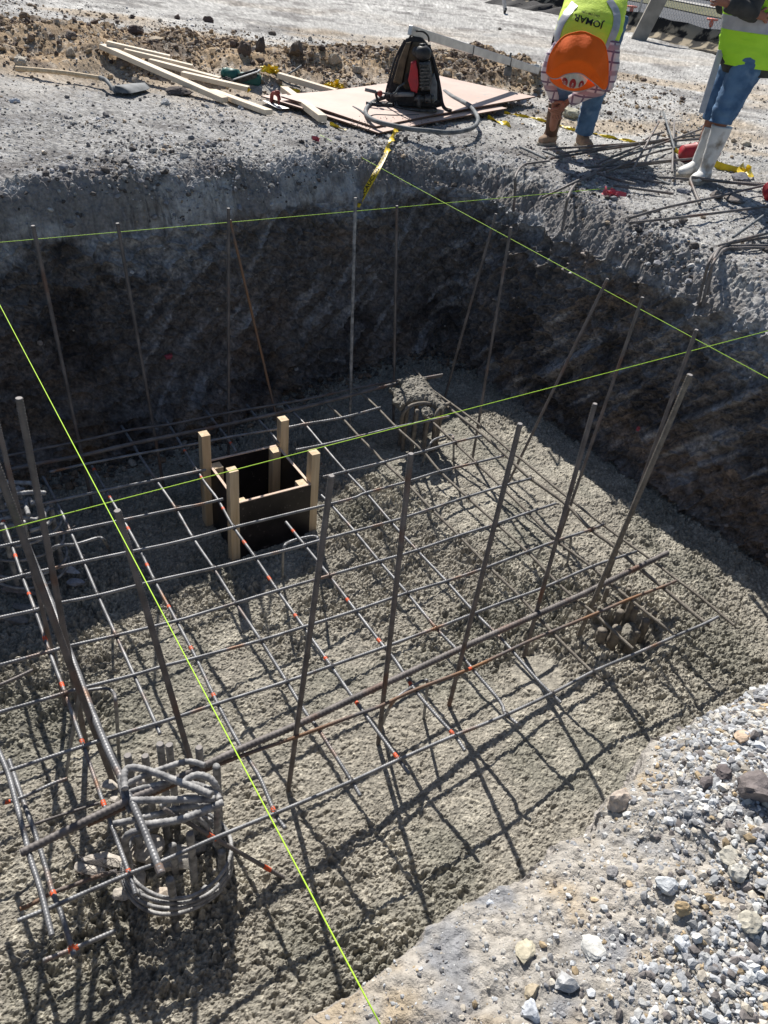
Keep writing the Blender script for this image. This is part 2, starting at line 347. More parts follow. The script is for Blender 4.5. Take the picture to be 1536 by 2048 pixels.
# wall rows
ZW = np.concatenate([np.linspace(-.36, 1.5, 262)])
footoff = ct[:, 2]
WX = []
for z in ZW:
    t = (1.5-z)/1.5
    off = -footoff*np.clip(t, 0, 1)**1.3 - isnear*0
    tal = leftw*sstep(-.6, -1.6, cxy[:, 0])*.16*np.clip(1-z/.38, 0, 1)**1.5   # spilled soil at the foot of the left part
    p = cxy+nrm*(off-tal)[:, None]
    WX.append(np.column_stack([p, np.full(K, z)]))
W0 = np.array(WX)                                                  # rows, K, 3
def wall_disp(P):
    x, y, z = P[..., 0], P[..., 1], P[..., 2]
    d = .13*fbm(x*1.1, y*1.1, z*1.3, 3, 3) + .045*fbm(x*5, y*5, z*6, 4, 9)
    f1, f2 = worley3(x*8+.6*fbm(x*6, y*6, z*6, 2, 5), y*8, z*9, 21)
    d = d + .075*(.5-f1)-.030*sstep(.10, 0, f2-f1)
    g1, g2 = worley3(x*24, y*24, z*26+fbm(x*9, y*9, z*9, 2, 2), 33)
    d = d + .026*(.5-g1)*(.5+sstep(-.3, .3, fbm(x*3, y*3, z*3, 2, 35)))+.010*fbm(x*40, y*40, z*40, 2, 37)
    q = np.where(x > .5, x*.62-y*.784, x*.756+y*.654); u = q*1.0+z*1.1; v = -q*1.1+z                # bucket scratches, slanted
    scr = fbm(u*2.2, v*26, z*0+3, 3, 41); msk = sstep(.05, .35, fbm(q*1.6, z*1.8, z*0, 3, 51))
    d = d + .02*scr*msk
    cr = np.abs(vnoise(x*11+fbm(x*20, y*20, z*20, 2, 3), y*11, z*11, 61)); d = d - .022*sstep(.07, .0, cr)*sstep(-.2, .3, fbm(x*2, y*2, z*2, 2, 71))
    k1, k2 = worley3(x*17+.5*fbm(x*12, y*12, z*12, 2, 15), y*17, z*17, 49); d = d + .018*(.5-k1)-.022*sstep(.09, 0, k2-k1)*sstep(-.3, .2, fbm(x*2, y*2, z*2, 2, 73))
    g3, g4 = worley3(x*52, y*52, z*52, 39); d = d + .012*(.5-g3)+.006*fbm(x*70, y*70, z*70, 2, 38)
    st = fbm(u*.9, v*9, z*0+8, 2, 45); sm = sstep(-.15, .2, fbm(q*1.3, z*1.5, z*0, 3, 51)); d = d*(1-.35*sm) + .045*st*sm + .02*fbm(u*1.2, v*24, z*0+4, 2, 47)*sm
    return d
nearw = isnear[None, :]
dW = wall_disp(W0)*(1-.6*nearw)
topfade = 1-.35*sstep(1.3, 1.5, W0[..., 2])
WP = W0.copy(); WP[..., :2] += (nrm[None, :, :]*(dW*topfade)[..., None])
# ground rows
nr = 330
do = .006*(1.0148**np.arange(1, nr+1)-1)/.0148
do = do*(90/do[-1])**(sstep(4, 90, do))
rad = cxy-CEN; rl = np.linalg.norm(rad, axis=1); rad = rad/rl[:, None]
bl = sstep(0, .8, do)[:, None, None]
dirv = nrm[None]*(1-bl)+rad[None]*bl; dirv /= np.linalg.norm(dirv, axis=2)[..., None]
step = np.diff(np.concatenate([[0], do]))
GXY = cxy[None]+np.cumsum(dirv*step[:, None, None], axis=0)
# carry the wall-top displacement out through the shoulder
e_top = dW[-1]*topfade[-1]; kk2 = 61; e_sm = np.convolve(np.concatenate([e_top[-kk2:], e_top, e_top[:kk2]]), np.ones(kk2)/kk2, 'same')[kk2:-kk2]
GXY = GXY+nrm[None]*(e_sm[None, :, None]*np.exp(-do/.45)[:, None, None]+(e_top-e_sm)[None, :, None]*np.exp(-do/.07)[:, None, None])
gx, gy = GXY[..., 0], GXY[..., 1]; dd = do[:, None]
rough_edge = .45+.25*vnoise(cxy[:, 0]*1.7, cxy[:, 1]*1.7, cxy[:, 0]*0, 77)
wsh = np.where(isnear > .5, .35, np.clip(rough_edge, .2, .75)*(1-.55*leftw))[None]
prof = 1-(1-np.clip(dd/wsh, 0, 1))**2.2
z = 1.5+(ct[:, 3][None]-1.5)*prof
far = sstep(1.2, 3.0, dd); z = z*(1-far)+far*np.where(gy < 3, 1.66, GZ)
BR = [(-9, 8.6), (-6.2, 9.3), (-4.4, 10.1), (-3.1, 10.9), (-1.7, 11.3), (-.7, 11.9), (.5, 12.6)]
def berm_d(x, y):
    best = np.full(x.shape, 99.)
    for (a, b), (c, d) in zip(BR[:-1], BR[1:]):
        L2 = (c-a)**2+(d-b)**2; t = np.clip(((x-a)*(c-a)+(y-b)*(d-b))/L2, 0, 1)
        best = np.minimum(best, np.hypot(x-a-t*(c-a), y-b-t*(d-b)))
    return best
def bmask(x, y):
    d = berm_d(x, y)+.45*vnoise(x*.9, y*.9, x*0, 5)
    m = sstep(1.75, .45, d)
    m2 = sstep(1.5, .3, np.hypot((x-.95)/1.1, (y-12.6)/1.3)+.3*vnoise(x*2, y*2, x*0, 8))
    m3 = sstep(1.5, .3, np.hypot((x+6.2)/2.6, (y-9.6)/1.5)+.3*vnoise(x*2, y*2, x*0, 8))
    return np.clip(m+.35*m2+.3*m3, 0, 1)
def gheight(x, y):
    bm = bmask(x, y)
    h = .035*fbm(x*.7, y*.7, x*0, 3, 13)+.016*fbm(x*4, y*4, x*0, 4, 14)
    h = h + bm*(.20+.20*fbm(x*1.9, y*1.9, x*0, 4, 15))
    return h, bm
hg, bm = gheight(gx, gy)
fade = sstep(0, .5, dd)
f1, f2, idv = worley2(gx*17, gy*17, 3); g1, g2, idg = worley2(gx*45, gy*45, 4)
lim = np.exp(-dd/14)
mott = sstep(-.25, .35, fbm(gx*.8, gy*.8, gx*0, 3, 19))
chunk = (.016+.034*bm)*(.6-f1)*(.4+.6*mott)+(.009+.006*bm)*(.5-g1)
ruts = sstep(12.5, 15, gy+.0*gx)*.03*fbm((gx*.25+gy*.1), gy*3.2, gx*0, 3, 401)
z = z+ruts+hg*(.35+.65*fade)+chunk*lim+.010*fbm(gx*12, gy*12, gx*0, 3, 31)*lim
# ragged broken shoulder
sh = np.exp(-((dd-.15)/.28)**2)
s1, s2 = worley3(gx*7, gy*7, z*7, 91)
s3_, s4_ = worley3(gx*24, gy*24, z*24, 93)
z = z+sh*(.09*(.5-s1)+.055*(.5-s3_)+.08*fbm(gx*3.2, gy*3.2, gx*0, 3, 29))*(1-.55*isnear[None])
nearm = sstep(3.0, 2.3, gy)*sstep(-1.5, -.8, gx)*sstep(6, 3, gx)
z = z+nearm*(.03*fbm(gx*2.5, gy*2.5, gx*0, 3, 66)+sstep(.9, 1.6, gx-.2*gy)*.06*fade)
GP = np.dstack([gx, gy, z]); 
fr = np.exp(-dd[:, :, None]/.03*0) ; GP[0] = (GP[0]*1.0)
# colours (albedo)
def mixc(a, b, t): return a*(1-t[..., None])+b*t[..., None]
C = lambda *c: np.array(c)
gcol = np.tile(C(.42, .41, .395), gx.shape+(1,))
gcol = mixc(gcol, C(.50, .49, .47), sstep(-.1, .4, fbm(gx*1.3, gy*.8, gx*0, 4, 101)))
gcol = mixc(gcol, C(.20, .19, .185), sstep(.05, .4, fbm(gx*2.2, gy*2.2, gx*0, 4, 103))*.8)
gcol = mixc(gcol, C(.40, .31, .21), sstep(-.1, .35, fbm(gx*.55, gy*.9, gx*0, 3, 105))*sstep(7.6, 9.5, gy)*sstep(22, 13, gy)*.7)
bro = mixc(np.tile(C(.42, .31, .20), gx.shape+(1,)), C(.19, .145, .11), sstep(.0, .35, fbm(gx*2.4, gy*2.4, gx*0, 4, 107)))
bro = mixc(bro, C(.36, .32, .27), (idv > .8)*.7)
nz = sstep(9.5, 8.0, gy+.5*vnoise(gx, gy, gx*0, 9))*(gy > 2.6); gcol = gcol*(1-.06*nz)[..., None]; gcol = mixc(gcol, C(.13, .125, .125), nz*(idg > .72)*.8); gcol = mixc(gcol, C(.55, .55, .56), nz*(idg < .13)*.8)
gcol = mixc(gcol, bro, np.clip(bm*1.5, 0, 1))
gcol = gcol*(1+.55*(idv-.5)*(.35+.65*mott))[..., None]*(1+.5*(idg-.5))[..., None]
dusty = sstep(.75, .1, dd)*(1-isnear[None]*.3)*sstep(-.25, .2, fbm(gx*2.6, gy*2.6, z*3, 3, 115))
gcol = mixc(gcol, C(.44, .44, .445)*(1+.25*fbm(gx*9, gy*9, gx*0, 3, 111))[..., None], dusty*.85)
darkclod = sstep(-.05, .25, fbm(gx*3.1, gy*3.1, z*5, 4, 113)+.25*sstep(.35, .05, dd))*sstep(1.1, .2, dd)*(gy > 2.5)
gcol = mixc(gcol, C(.15, .13, .12), darkclod*.6)
nb = nearm[..., None]
ncol = mixc(np.tile(C(.44, .41, .37), gx.shape+(1,)), C(.50, .46, .41), sstep(-.1, .5, fbm(gx*5, gy*5, gx*0, 4, 121)))
ncol = mixc(ncol, C(.30, .30, .31), sstep(.1, .5, fbm(gx*8, gy*8, gx*0, 4, 123)))
ncol = mixc(ncol, C(.46, .38, .28), sstep(.25, .6, fbm(gx*6, gy*6, gx*0, 3, 127)))
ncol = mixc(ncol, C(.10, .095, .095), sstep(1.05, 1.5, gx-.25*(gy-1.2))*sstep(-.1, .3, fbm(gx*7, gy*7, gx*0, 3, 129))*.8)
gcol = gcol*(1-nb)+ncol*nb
wx, wy, wz = W0[..., 0], W0[..., 1], W0[..., 2]
wcol = np.tile(C(.195, .178, .168), wx.shape+(1,))
wcol = mixc(wcol, C(.235, .19, .16), sstep(0, .5, fbm(wx*1.5, wy*1.5, wz*2.5, 3, 131)))
wcol = mixc(wcol, C(.095, .085, .082), sstep(.05, .4, fbm(wx*2.6, wy*2.6, wz*3, 4, 133)))
q = np.where(wx > .5, wx*.62-wy*.784, wx*.756+wy*.654)
streak = sstep(.0, .45, fbm((q+wz*1.1)*1.6, (wz-q*1.1)*12, wz*0+3, 4, 141))*sstep(-.15, .2, fbm(q*1.3, wz*1.5, wz*0, 3, 51))
wcol = mixc(wcol, C(.36, .355, .36), streak*.95)
duststreak = sstep(1.34, 1.6, wz+.75*fbm(q*2.0, wz*2.5, wz*0, 4, 143))
wcol = mixc(wcol, C(.40, .41, .43), duststreak*.7)
wcol = mixc(wcol, C(.24, .18, .13), sstep(.6, .1, wz)*leftw[None]*sstep(-.2, .3, fbm(wx*3, wy*3, wz*3, 3, 151)))
wcol = wcol*(1+.8*fbm(wx*24, wy*24, wz*24, 4, 153))[..., None]
wcol = mixc(wcol, C(.38, .35, .32), nearw*sstep(1.0, 1.4, wz))
def grid_faces(R, Kc, wrap=True):
    i = np.arange(R-1)[:, None]; j = np.arange(Kc if wrap else Kc-1)[None]; j2 = (j+1) % Kc
    return np.stack([i*Kc+j, i*Kc+j2, (i+1)*Kc+j2, (i+1)*Kc+j], -1).reshape(-1, 4)
wall_me = rawmesh('pit_wall', WP.reshape(-1, 3), grid_faces(len(ZW), K), M_wall, False, wcol.reshape(-1, 3))
tag(obj('pit_wall', wall_me), kind='structure')
GA = np.concatenate([WP[-1:], GP]); GC = np.concatenate([wcol[-1:], gcol])
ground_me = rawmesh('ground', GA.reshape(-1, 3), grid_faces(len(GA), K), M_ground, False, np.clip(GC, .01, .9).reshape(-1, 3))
ground = tag(obj('ground', ground_me), kind='structure')
# lookup of the finished ground
bv = BVHTree.FromPolygons([tuple(v) for v in GA[:, ::3].reshape(-1, 3)], [tuple(f) for f in grid_faces(len(GA), len(range(0, K, 3)))])
def gz(x, y):
    h = bv.ray_cast(Vector((x, y, 6)), Vector((0, 0, -1)))
    return h[0].z if h[0] else GZ
def floorh(x): return np.clip(-.06+.10*x, -.22, .08)
def fat(px, py, dz=0):                  # the same on the sloping top of the concrete
    z = 0.
    for _ in range(12): z = float(floorh(at(px, py, z)[0]))
    return at(px, py, z+dz)
def gzm(x, y):
    h = [bv.ray_cast(Vector((a, b, 6)), Vector((0, 0, -1)))[0] for a, b in zip(x, y)]; return np.array([q.z if q else 0. for q in h]), np.array([q is not None and q.z > 1.3 for q in h])
def gat(px, py, dz=0):                  # where the sight line to a pixel of the survey meets the ground
    d = ray(px, py); h = bv.ray_cast(Vector((0, 0, CAMZ)), Vector(d).normalized())
    p = np.array(h[0]) if h[0] else at(px, py, GZ)
    return p+np.array([0, 0, dz])

bvw = BVHTree.FromPolygons([tuple(v) for v in WP[:, ::3].reshape(-1, 3)], [tuple(f) for f in grid_faces(len(ZW), len(range(0, K, 3)))])
def surf(px, py, off=.03):               # first surface of ground or wall on the sight line, moved off it
    d = Vector(ray(px, py)).normalized(); o_ = Vector((0, 0, CAMZ)); hs = [h for h in (bv.ray_cast(o_, d), bvw.ray_cast(o_, d)) if h[0]]
    t = min(h[3] for h in hs) if hs else 8; return np.array(o_+d*(t-off))
# ---------------------------------------------------------------- fresh concrete in the pit
DXF = .0056; xs = np.arange(-4.3, 3.75, DXF)
ys = [.3]
while ys[-1] < 7.9: ys.append(ys[-1]+(.03 if ys[-1] < 1.0 else .0044+.0007*ys[-1]))
ys = np.array(ys)
FX, FY = np.meshgrid(xs, ys)
def inside(x, y, grow=.3):
    a = np.arctan2(y-CEN[1], x-CEN[0]); ca = np.arctan2(cxy[:, 1]-CEN[1], cxy[:, 0]-CEN[0]); o = np.argsort(ca)
    return np.hypot(x-CEN[0], y-CEN[1]) < np.interp(a, ca[o], rl[o], period=2*math.pi)+grow
def inview(x, y):
    p = np.stack([x, y, np.full(x.shape, -CAMZ)], -1); dz_ = p@FW
    return (np.abs(p@RT) < dz_*(768/FPX)*1.45) & (dz_ > 0)
cell_ok = inside(FX, FY) & inview(FX, FY)
amp = .40+.95*sstep(-.35, .45, fbm(FX*1.1, FY*1.1, FX*0, 3, 201))
amp = amp*(1+.35*sstep(2.6, 1.4, FY))
wxn = .25*fbm(FX*14, FY*14, FX*0, 2, 203)
a1, a2, ai = worley2(FX*31+wxn, FY*31+wxn, 205); b1, b2, bi = worley2(FX*62+wxn, FY*62, 207)
m_big = sstep(-.15, .35, fbm(FX*9, FY*9, FX*0, 2, 209))
c1_, c2_, ci = worley2(FX*118+wxn*2, FY*118, 208)
lump = .034*np.sqrt(np.clip(1-(a1/.66)**2, 0, 1))*(.15+.85*ai)*(.3+.7*m_big)+.017*np.sqrt(np.clip(1-(b1/.66)**2, 0, 1))*(.1+.9*bi)+.006*(.6-c1_)*(.3+ci)
pit = -.022*sstep(.22, .55, fbm(FX*20, FY*20, FX*0, 3, 211))
FZ = amp*(lump+pit)+.003*(hsh((FX*9000).astype(np.int64), (FY*9000).astype(np.int64), np.zeros(FX.shape, np.int64), 3)-.5)+.030*fbm(FX*1.6, FY*1.6, FX*0, 3, 213)+.010*fbm(FX*7, FY*7, FX*0, 3, 215)+.004*fbm(FX*60, FY*60, FX*0, 3, 217)
def bowl(px, py, r, dep):
    c = fat(px, py); d = np.hypot(FX-c[0], FY-c[1]); return -dep*sstep(r, r*.55, d)
FZ += bowl(1262, 1275, .22, .11)+bowl(1075, 1345, .15, .022)+bowl(145, 1450, .25, .05)
cA = fat(1075, 1345); dA = np.hypot((FX-cA[0]), FY-cA[1]); FZ = FZ*(1-.75*sstep(.16, .12, dA))-.018*sstep(.155, .135, dA)*0
FZ += floorh(FX)
FC = np.tile(C(.285, .262, .218), FX.shape+(1,))
FC = mixc(FC, C(.22, .208, .17), sstep(-.1, .4, fbm(FX*2, FY*2, FX*0, 3, 221)))
FC = mixc(FC, C(.35, .325, .27), sstep(.1, .5, fbm(FX*5, FY*5, FX*0, 3, 223)))
FC = FC*(1+.35*(ai-.5))[..., None]*(1+.5*(bi-.5))[..., None]*(1+.5*(ci-.5))[..., None]
nyy, nxx = FX.shape
ok = cell_ok[:-1, :-1] & cell_ok[1:, 1:]
ii, jj = np.nonzero(ok); Fq = np.stack([ii*nxx+jj, ii*nxx+jj+1, (ii+1)*nxx+jj+1, (ii+1)*nxx+jj], -1)
used, inv = np.unique(Fq, return_inverse=True)
VV = np.stack([FX.ravel(), FY.ravel(), FZ.ravel()], -1)[used]
tag(obj('concrete_slab', rawmesh('concrete_slab', VV, inv.reshape(-1, 4), M_conc, False, FC.reshape(-1, 3)[used])), kind='structure')
def fz(x, y):
    i = min(max(int(np.searchsorted(ys, y)), 0), len(ys)-1); j = min(max(int((x+4.3)/DXF), 0), len(xs)-1); return float(FZ[i, j])
# the same concrete coarsely under the rest of the pit floor, out of the picture
R_ = 60; th = np.linspace(0, 2*math.pi, 90, endpoint=False); ca = np.arctan2(cxy[:, 1]-CEN[1], cxy[:, 0]-CEN[0]); oo = np.argsort(ca); rr = np.interp(th, ca[oo], rl[oo], period=2*math.pi)+.2
BV = np.vstack([[*CEN, -.25]]+[[CEN[0]+r*math.cos(t), CEN[1]+r*math.sin(t), float(floorh(CEN[0]+r*math.cos(t)))-.16] for t, r in zip(th, rr)])
tag(obj('pit_floor', rawmesh('pit_floor', BV, np.array([(0, i+1, (i+1) % 90+1) for i in range(90)]), M_conc, False, np.tile(C(.2, .18, .15), (91, 1)))), kind='structure')

# ---------------------------------------------------------------- stones
def stone_templates(n, sub=1, jit=.28):
    import bmesh
    out = []
    for k in range(n):
        bm_ = bmesh.new(); bmesh.ops.create_icosphere(bm_, subdivisions=sub, radius=1)
        V = np.array([v.co[:] for v in bm_.verts]); F = np.array([[v.index for v in f.verts] for f in bm_.faces]); bm_.free()
        V = V*(1+jit*(rng.random((len(V), 1))*2-1)*.6)
        for _ in range(4+sub*3):                                       # facets: cut flat planes
            nn = rng.normal(size=3); nn /= np.linalg.norm(nn); h = rng.uniform(.55, .85); d = V@nn; V = V-np.clip(d-h, 0, None)[:, None]*nn
        V = V*np.array([1, rng.uniform(.65, .95), rng.uniform(.5, .8)])
        out.append((V, F))
    return out
T1 = stone_templates(14, 1); T2 = stone_templates(12, 3, .16)
def rotm(n):
    q = rng.normal(size=(n, 4)); q /= np.linalg.norm(q, axis=1)[:, None]; a, b, c, d = q.T
    return np.stack([np.stack([1-2*(c*c+d*d), 2*(b*c-a*d), 2*(b*d+a*c)], -1), np.stack([2*(b*c+a*d), 1-2*(b*b+d*d), 2*(c*d-a*b)], -1), np.stack([2*(b*d-a*c), 2*(c*d+a*b), 1-2*(b*b+c*c)], -1)], 1)
def scatter(name, pts, size, cols, T, m=None, smooth=False):
    n = len(pts); R = rotm(n); tid = rng.integers(0, len(T), n); Vs = []; Fs = []; Cs = []; off = 0
    for t in range(len(T)):
        s_ = np.nonzero(tid == t)[0]
        if not len(s_): continue
        V, F = T[t]; P = np.einsum('nij,vj->nvi', R[s_], V)*size[s_][:, None, None]; P[..., 2] *= .8; P += pts[s_][:, None, :]
        Vs.append(P.reshape(-1, 3)); Fs.append((F[None]+(np.arange(len(s_))*len(V))[:, None, None]).reshape(-1, 3)+off); off += len(s_)*len(V)
        Cs.append(np.repeat(cols[s_], len(V), axis=0))
    return tag(obj(name, rawmesh(name, np.vstack(Vs), np.vstack(Fs), m or M_stone, smooth, np.vstack(Cs))), kind='stuff')
def pick(pal, n):
    pal = np.array(pal); w_ = pal[:, 3]/pal[:, 3].sum(); c = pal[rng.choice(len(pal), n, p=w_), :3]; return np.clip(c*(1+.18*rng.normal(size=(n, 1))), .03, .8)
# gravel on the near bank
PALG = [(.40, .41, .425, 5), (.50, .50, .49, 3), (.27, .27, .28, 3), (.44, .40, .34, 2.2), (.40, .31, .20, .8), (.16, .145, .14, 1.6), (.54, .51, .46, 1)]
N0 = 620000; px_ = rng.uniform(.0, 2.6, N0); py_ = rng.uniform(.3, 2.9, N0)
dens = sstep(.25, .85, (px_-.18)*.95-(py_-.75)*.35)*.95+.05
edge_ok = ~inside(px_, py_, -.0)
clump = sstep(-.5, .2, fbm(px_*4, py_*4, px_*0, 3, 301))
keep = edge_ok & (rng.random(N0) < dens*(.3+.7*clump)*.62+.05)
px_, py_ = px_[keep], py_[keep]; szs = .0027*np.exp(rng.normal(.35, .75, len(px_))); szs = np.clip(szs, .0016, .017)*(1+.35*sstep(.5, 1.3, px_))
szs = szs*(.55+.45*sstep(.05, .6, (px_-.18)*.95-(py_-.75)*.35)); zz, k_ = gzm(px_, py_); px_, py_, zz, szs = px_[k_], py_[k_], zz[k_], szs[k_]
scatter('gravel', np.stack([px_, py_, zz+szs*.12], -1), szs, pick(PALG, len(px_)), T1)
# small stones over the far ground
def world_pts(n, x0, x1, y0, y1):     # even over the ground as laid out in strips
    y = y0*(y1/y0)**rng.random(n); x = rng.uniform(x0, x1, n)*y/y0; return x, y
x_, y_ = world_pts(75000, -3.2, 3.6, 5.4, 16); k_ = ~inside(x_, y_, .02) & (rng.random(len(x_)) < .25+.75*sstep(-.2, .4, fbm(x_*1.4, y_*1.4, x_*0, 3, 303)))
x_, y_ = x_[k_], y_[k_]; s_ = np.clip(.0062*np.exp(rng.normal(0, .6, len(x_))), .003, .03)
zz, k_ = gzm(x_, y_); x_, y_, zz, s_ = x_[k_], y_[k_], zz[k_], s_[k_]
scatter('pebbles', np.stack([x_, y_, zz+s_*.3], -1), s_, pick([(.42, .42, .43, 3), (.5, .47, .42, 1.5), (.16, .15, .15, 4), (.34, .27, .2, 1)], len(x_)), T1)
# clods on the berm and along the rim
x_ = rng.uniform(-9, 3.5, 110000); y_ = rng.uniform(8.3, 14.6, 110000); b_ = bmask(x_, y_); k_ = rng.random(110000) < b_*.95*sstep(-.45, .25, fbm(x_*1.3, y_*1.3, x_*0, 3, 305))+.06*sstep(9.2, 10, y_)
x_, y_ = x_[k_], y_[k_]; s_ = np.clip(.0125*np.exp(rng.normal(0, .62, len(x_))), .005, .08)
scatter('soil_clods', np.stack([x_, y_, np.array([gz(a, b) for a, b in zip(x_, y_)])+s_*.3], -1), s_, pick([(.12, .09, .075, 3), (.22, .165, .12, 4), (.38, .28, .18, 4), (.44, .39, .33, 2)], len(x_)), T1)
tt = rng.integers(0, K, 9000); d_ = np.abs(rng.normal(0, .38, 9000))+.03; p_ = cxy[tt]+nrm[tt]*d_[:, None]
k_ = (p_[:, 1] > 2.6) & (ct[tt, 4] > .2) & (sstep(-.1, .4, fbm(p_[:, 0]*2.2, p_[:, 1]*2.2, p_[:, 0]*0, 3, 307)) > rng.random(9000)*.9); p_ = p_[k_]
zz, k_ = gzm(p_[:, 0], p_[:, 1]); p_, zz = p_[k_], zz[k_]; s_ = np.clip(.012*np.exp(rng.normal(0, .6, len(p_))), .005, .05)
scatter('rim_rubble', np.column_stack([p_, zz+s_*.25]), s_, pick([(.10, .09, .085, 4), (.22, .22, .235, 4), (.36, .35, .34, 2)], len(p_)), T1)
def rock(px, py, w, h, col, label, name='stone', cat='stone', th_=.7, dz=0, group=None, sink=.25, ang=0, pos=None):
    p = np.array(pos) if pos is not None else gat(px, py)
    V, F = T2[rng.integers(0, len(T2))]; V = V.copy()
    V = V*(1+.05*rng.normal(size=(len(V), 1))); V = V/np.abs(V).max(0)
    V = V*np.array([w/2, w/2*th_, h/2]); c, s = math.cos(ang), math.sin(ang); V = V@np.array([[c, s, 0], [-s, c, 0], [0, 0, 1]])
    V[:, 2] += h/2-h*sink+dz
    o = obj(name, rawmesh(name, V, F, M_stone, False, np.tile(np.array(col), (len(V), 1)))); o.location = Vector(p)
    return tag(o, label, cat, group)

# ---------------------------------------------------------------- reinforcing bars
ORD = ['first', 'second', 'third', 'fourth', 'fifth', 'sixth', 'seventh', 'eighth', 'ninth', 'tenth', 'eleventh', 'twelfth', 'thirteenth', 'fourteenth', 'fifteenth']
def bar_arr(P, r, pitch=None, n=8, amp=.17):
    if pitch is None:
        P2, s = resample(P, .05 if len(P) > 2 else .2); V, F, _ = tube_arr(P2, r, n); return V, F, len(P2)
    P2, s = resample(P, pitch/4)
    th = np.arange(n)*2*math.pi/n
    ph = (s[:, None]/pitch+.45*np.cos(th)[None]) % 1
    rr = r*(1+amp*np.where(ph < .3, 1, 0)+.10*(np.abs(np.sin(th))[None] < .2))
    V, F, _ = tube_arr(P2, rr, n); return V, F, len(P2)
def make_bar(P, r, m, pitch=None, name='rebar', n=8, parent=None, tip=None):
    P = np.asarray(P, float)
    V, F, k = bar_arr(P, r, pitch, n); b = MB(); b.add(V, F)
    for ring, rev in ((0, True), (k-1, False)):
        ids = [ring*n+i for i in range(n)]
        if rev: ids = ids[::-1]
        for i in range(1, n-1): b.f3.append(np.array([[ids[0], ids[i], ids[i+1]]]))
    o = b.build(name, m, parent, smooth=True)
    if tip:
        for t in tip:
            a, c = (P[0], P[1]) if t == 0 else (P[-1], P[-2]); d = (a-c)/np.linalg.norm(a-c)
            MB().tube([a-d*.0005, a+d*.0025], [r*.98, r*.95], 10).build('cut_end', M_cut, o)
    return o
def marks(o, pts, P, r, m=None, ln=.026):
    """orange paint rubbed round the bar"""
    P2, s = resample(P, .01)
    for p in pts:
        i = int(np.argmin(np.linalg.norm(P2-p, axis=1))); a = P2[max(0, i-2)]; b = P2[min(len(P2)-1, i+2)]
        d = (b-a)/np.linalg.norm(b-a); c = P2[i]
        L = ln*rng.uniform(.7, 1.25)
        MB().tube([c-d*L/2, c-d*L*.2, c+d*L*.3, c+d*L/2], [r*1.10, r*1.17, r*1.16, r*1.08], 9).build('paint_mark', m or M_orange, o)
HM = .35; MG = 'bars of the rebar mat'
def mp(pts, z): return np.array([at(x, y, z) for x, y in pts])
ROWS = [ # cross bars, near edge to far; (pixels, material, label)
 ([(35,1842),(99,1816),(260,1747),(321,1724),(430,1676),(550,1627),(700,1564),(790,1523),(900,1475),(1000,1435),(1100,1389),(1185,1344),(1272,1307),(1352,1272),(1406,1249),(1436,1234)], M_steel, 'long grey cross bar at the near edge of the mat, passing the near pile head'),
 ([(175,1651),(300,1592),(456,1522),(589,1475),(700,1434),(761,1412),(827,1381),(939,1338),(1000,1310),(1066,1279),(1192,1227),(1262,1197),(1324,1174),(1352,1162)], M_rust, 'rusty orange cross bar just behind the thick bar, second from the near edge'),
 ([(0,1547),(16,1542),(146,1499),(216,1476),(300,1451),(349,1436),(430,1409),(573,1363),(662,1332),(767,1295),(873,1256),(946,1228),(1000,1207),(1086,1176),(1182,1134),(1240,1114),(1273,1103)], M_steel, 'grey cross bar of the mat, third from the near edge, rusty at its left'),
 ([(-60,1441),(0,1424),(60,1407),(130,1386),(161,1377),(268,1350),(328,1332),(391,1316),(524,1280),(607,1254),(712,1221),(814,1186),(894,1162),(970,1136),(1056,1103),(1112,1082),(1182,1059),(1208,1048)], M_steel, 'blue-grey cross bar of the mat, fourth from the near edge'),
 ([(-60,1345),(0,1330),(99,1303),(135,1293),(232,1271),(352,1242),(400,1228),(469,1207),(555,1181),(659,1151),(759,1122),(832,1101),(916,1072),(992,1048),(1057,1025),(1112,1007)], M_steel, 'cross bar of the mat, fifth from the near edge, below the shadow of the formwork'),
 ([(-60,1249),(0,1235),(70,1220),(104,1209),(195,1191),(310,1162),(428,1136),(508,1116),(584,1097),(636,1082),(700,1065),(799,1038),(864,1017),(934,994),(1002,973),(1062,957)], M_steel, 'rusty-tinged cross bar passing just in front of the formwork feet'),
 ([(-60,1175),(0,1162),(44,1151),(78,1143),(167,1123),(253,1105),(350,1085),(462,1056),(560,1032),(700,998),(731,986),(812,964),(880,943),(950,926),(1007,912)], M_steel, 'cross bar running across the dark front panel of the formwork'),
 ([(-60,1106),(0,1093),(94,1072),(141,1062),(227,1044),(352,1018),(400,1009),(446,998)], M_steel, 'cross bar ending at the left side of the formwork, lower of the two'),
 ([(646,954),(700,941),(765,925),(812,912),(846,903),(908,885),(963,872)], M_steel, 'cross bar starting at the right side of the formwork and lit by the sun'),
 ([(-60,1036),(0,1024),(55,1013),(112,1002),(211,980),(312,960),(400,942),(412,940)], M_steel, 'cross bar ending behind the left post of the formwork'),
 ([(592,900),(644,890),(717,873),(794,854),(898,833)], M_steel, 'cross bar from the back formwork post to the concrete-topped pile head'),
 ([(99,944),(167,929),(276,908),(400,886),(454,875),(574,855),(610,848),(686,835),(761,815)], M_steel, 'cross bar in the shade just behind the formwork, third from the far edge'),
 ([(20,939),(68,929),(167,910),(276,885),(436,853),(584,820),(662,801),(700,791),(791,768),(885,750)], M_darksteel, 'thick brown bar second from the far edge, ending past the far pile head'),
 ([(-60,926),(21,910),(161,882),(260,860),(350,847),(454,826),(605,800),(700,779),(800,760)], M_darksteel, 'dark cross bar at the far edge of the mat below the dark wall'),
]
bars = {}
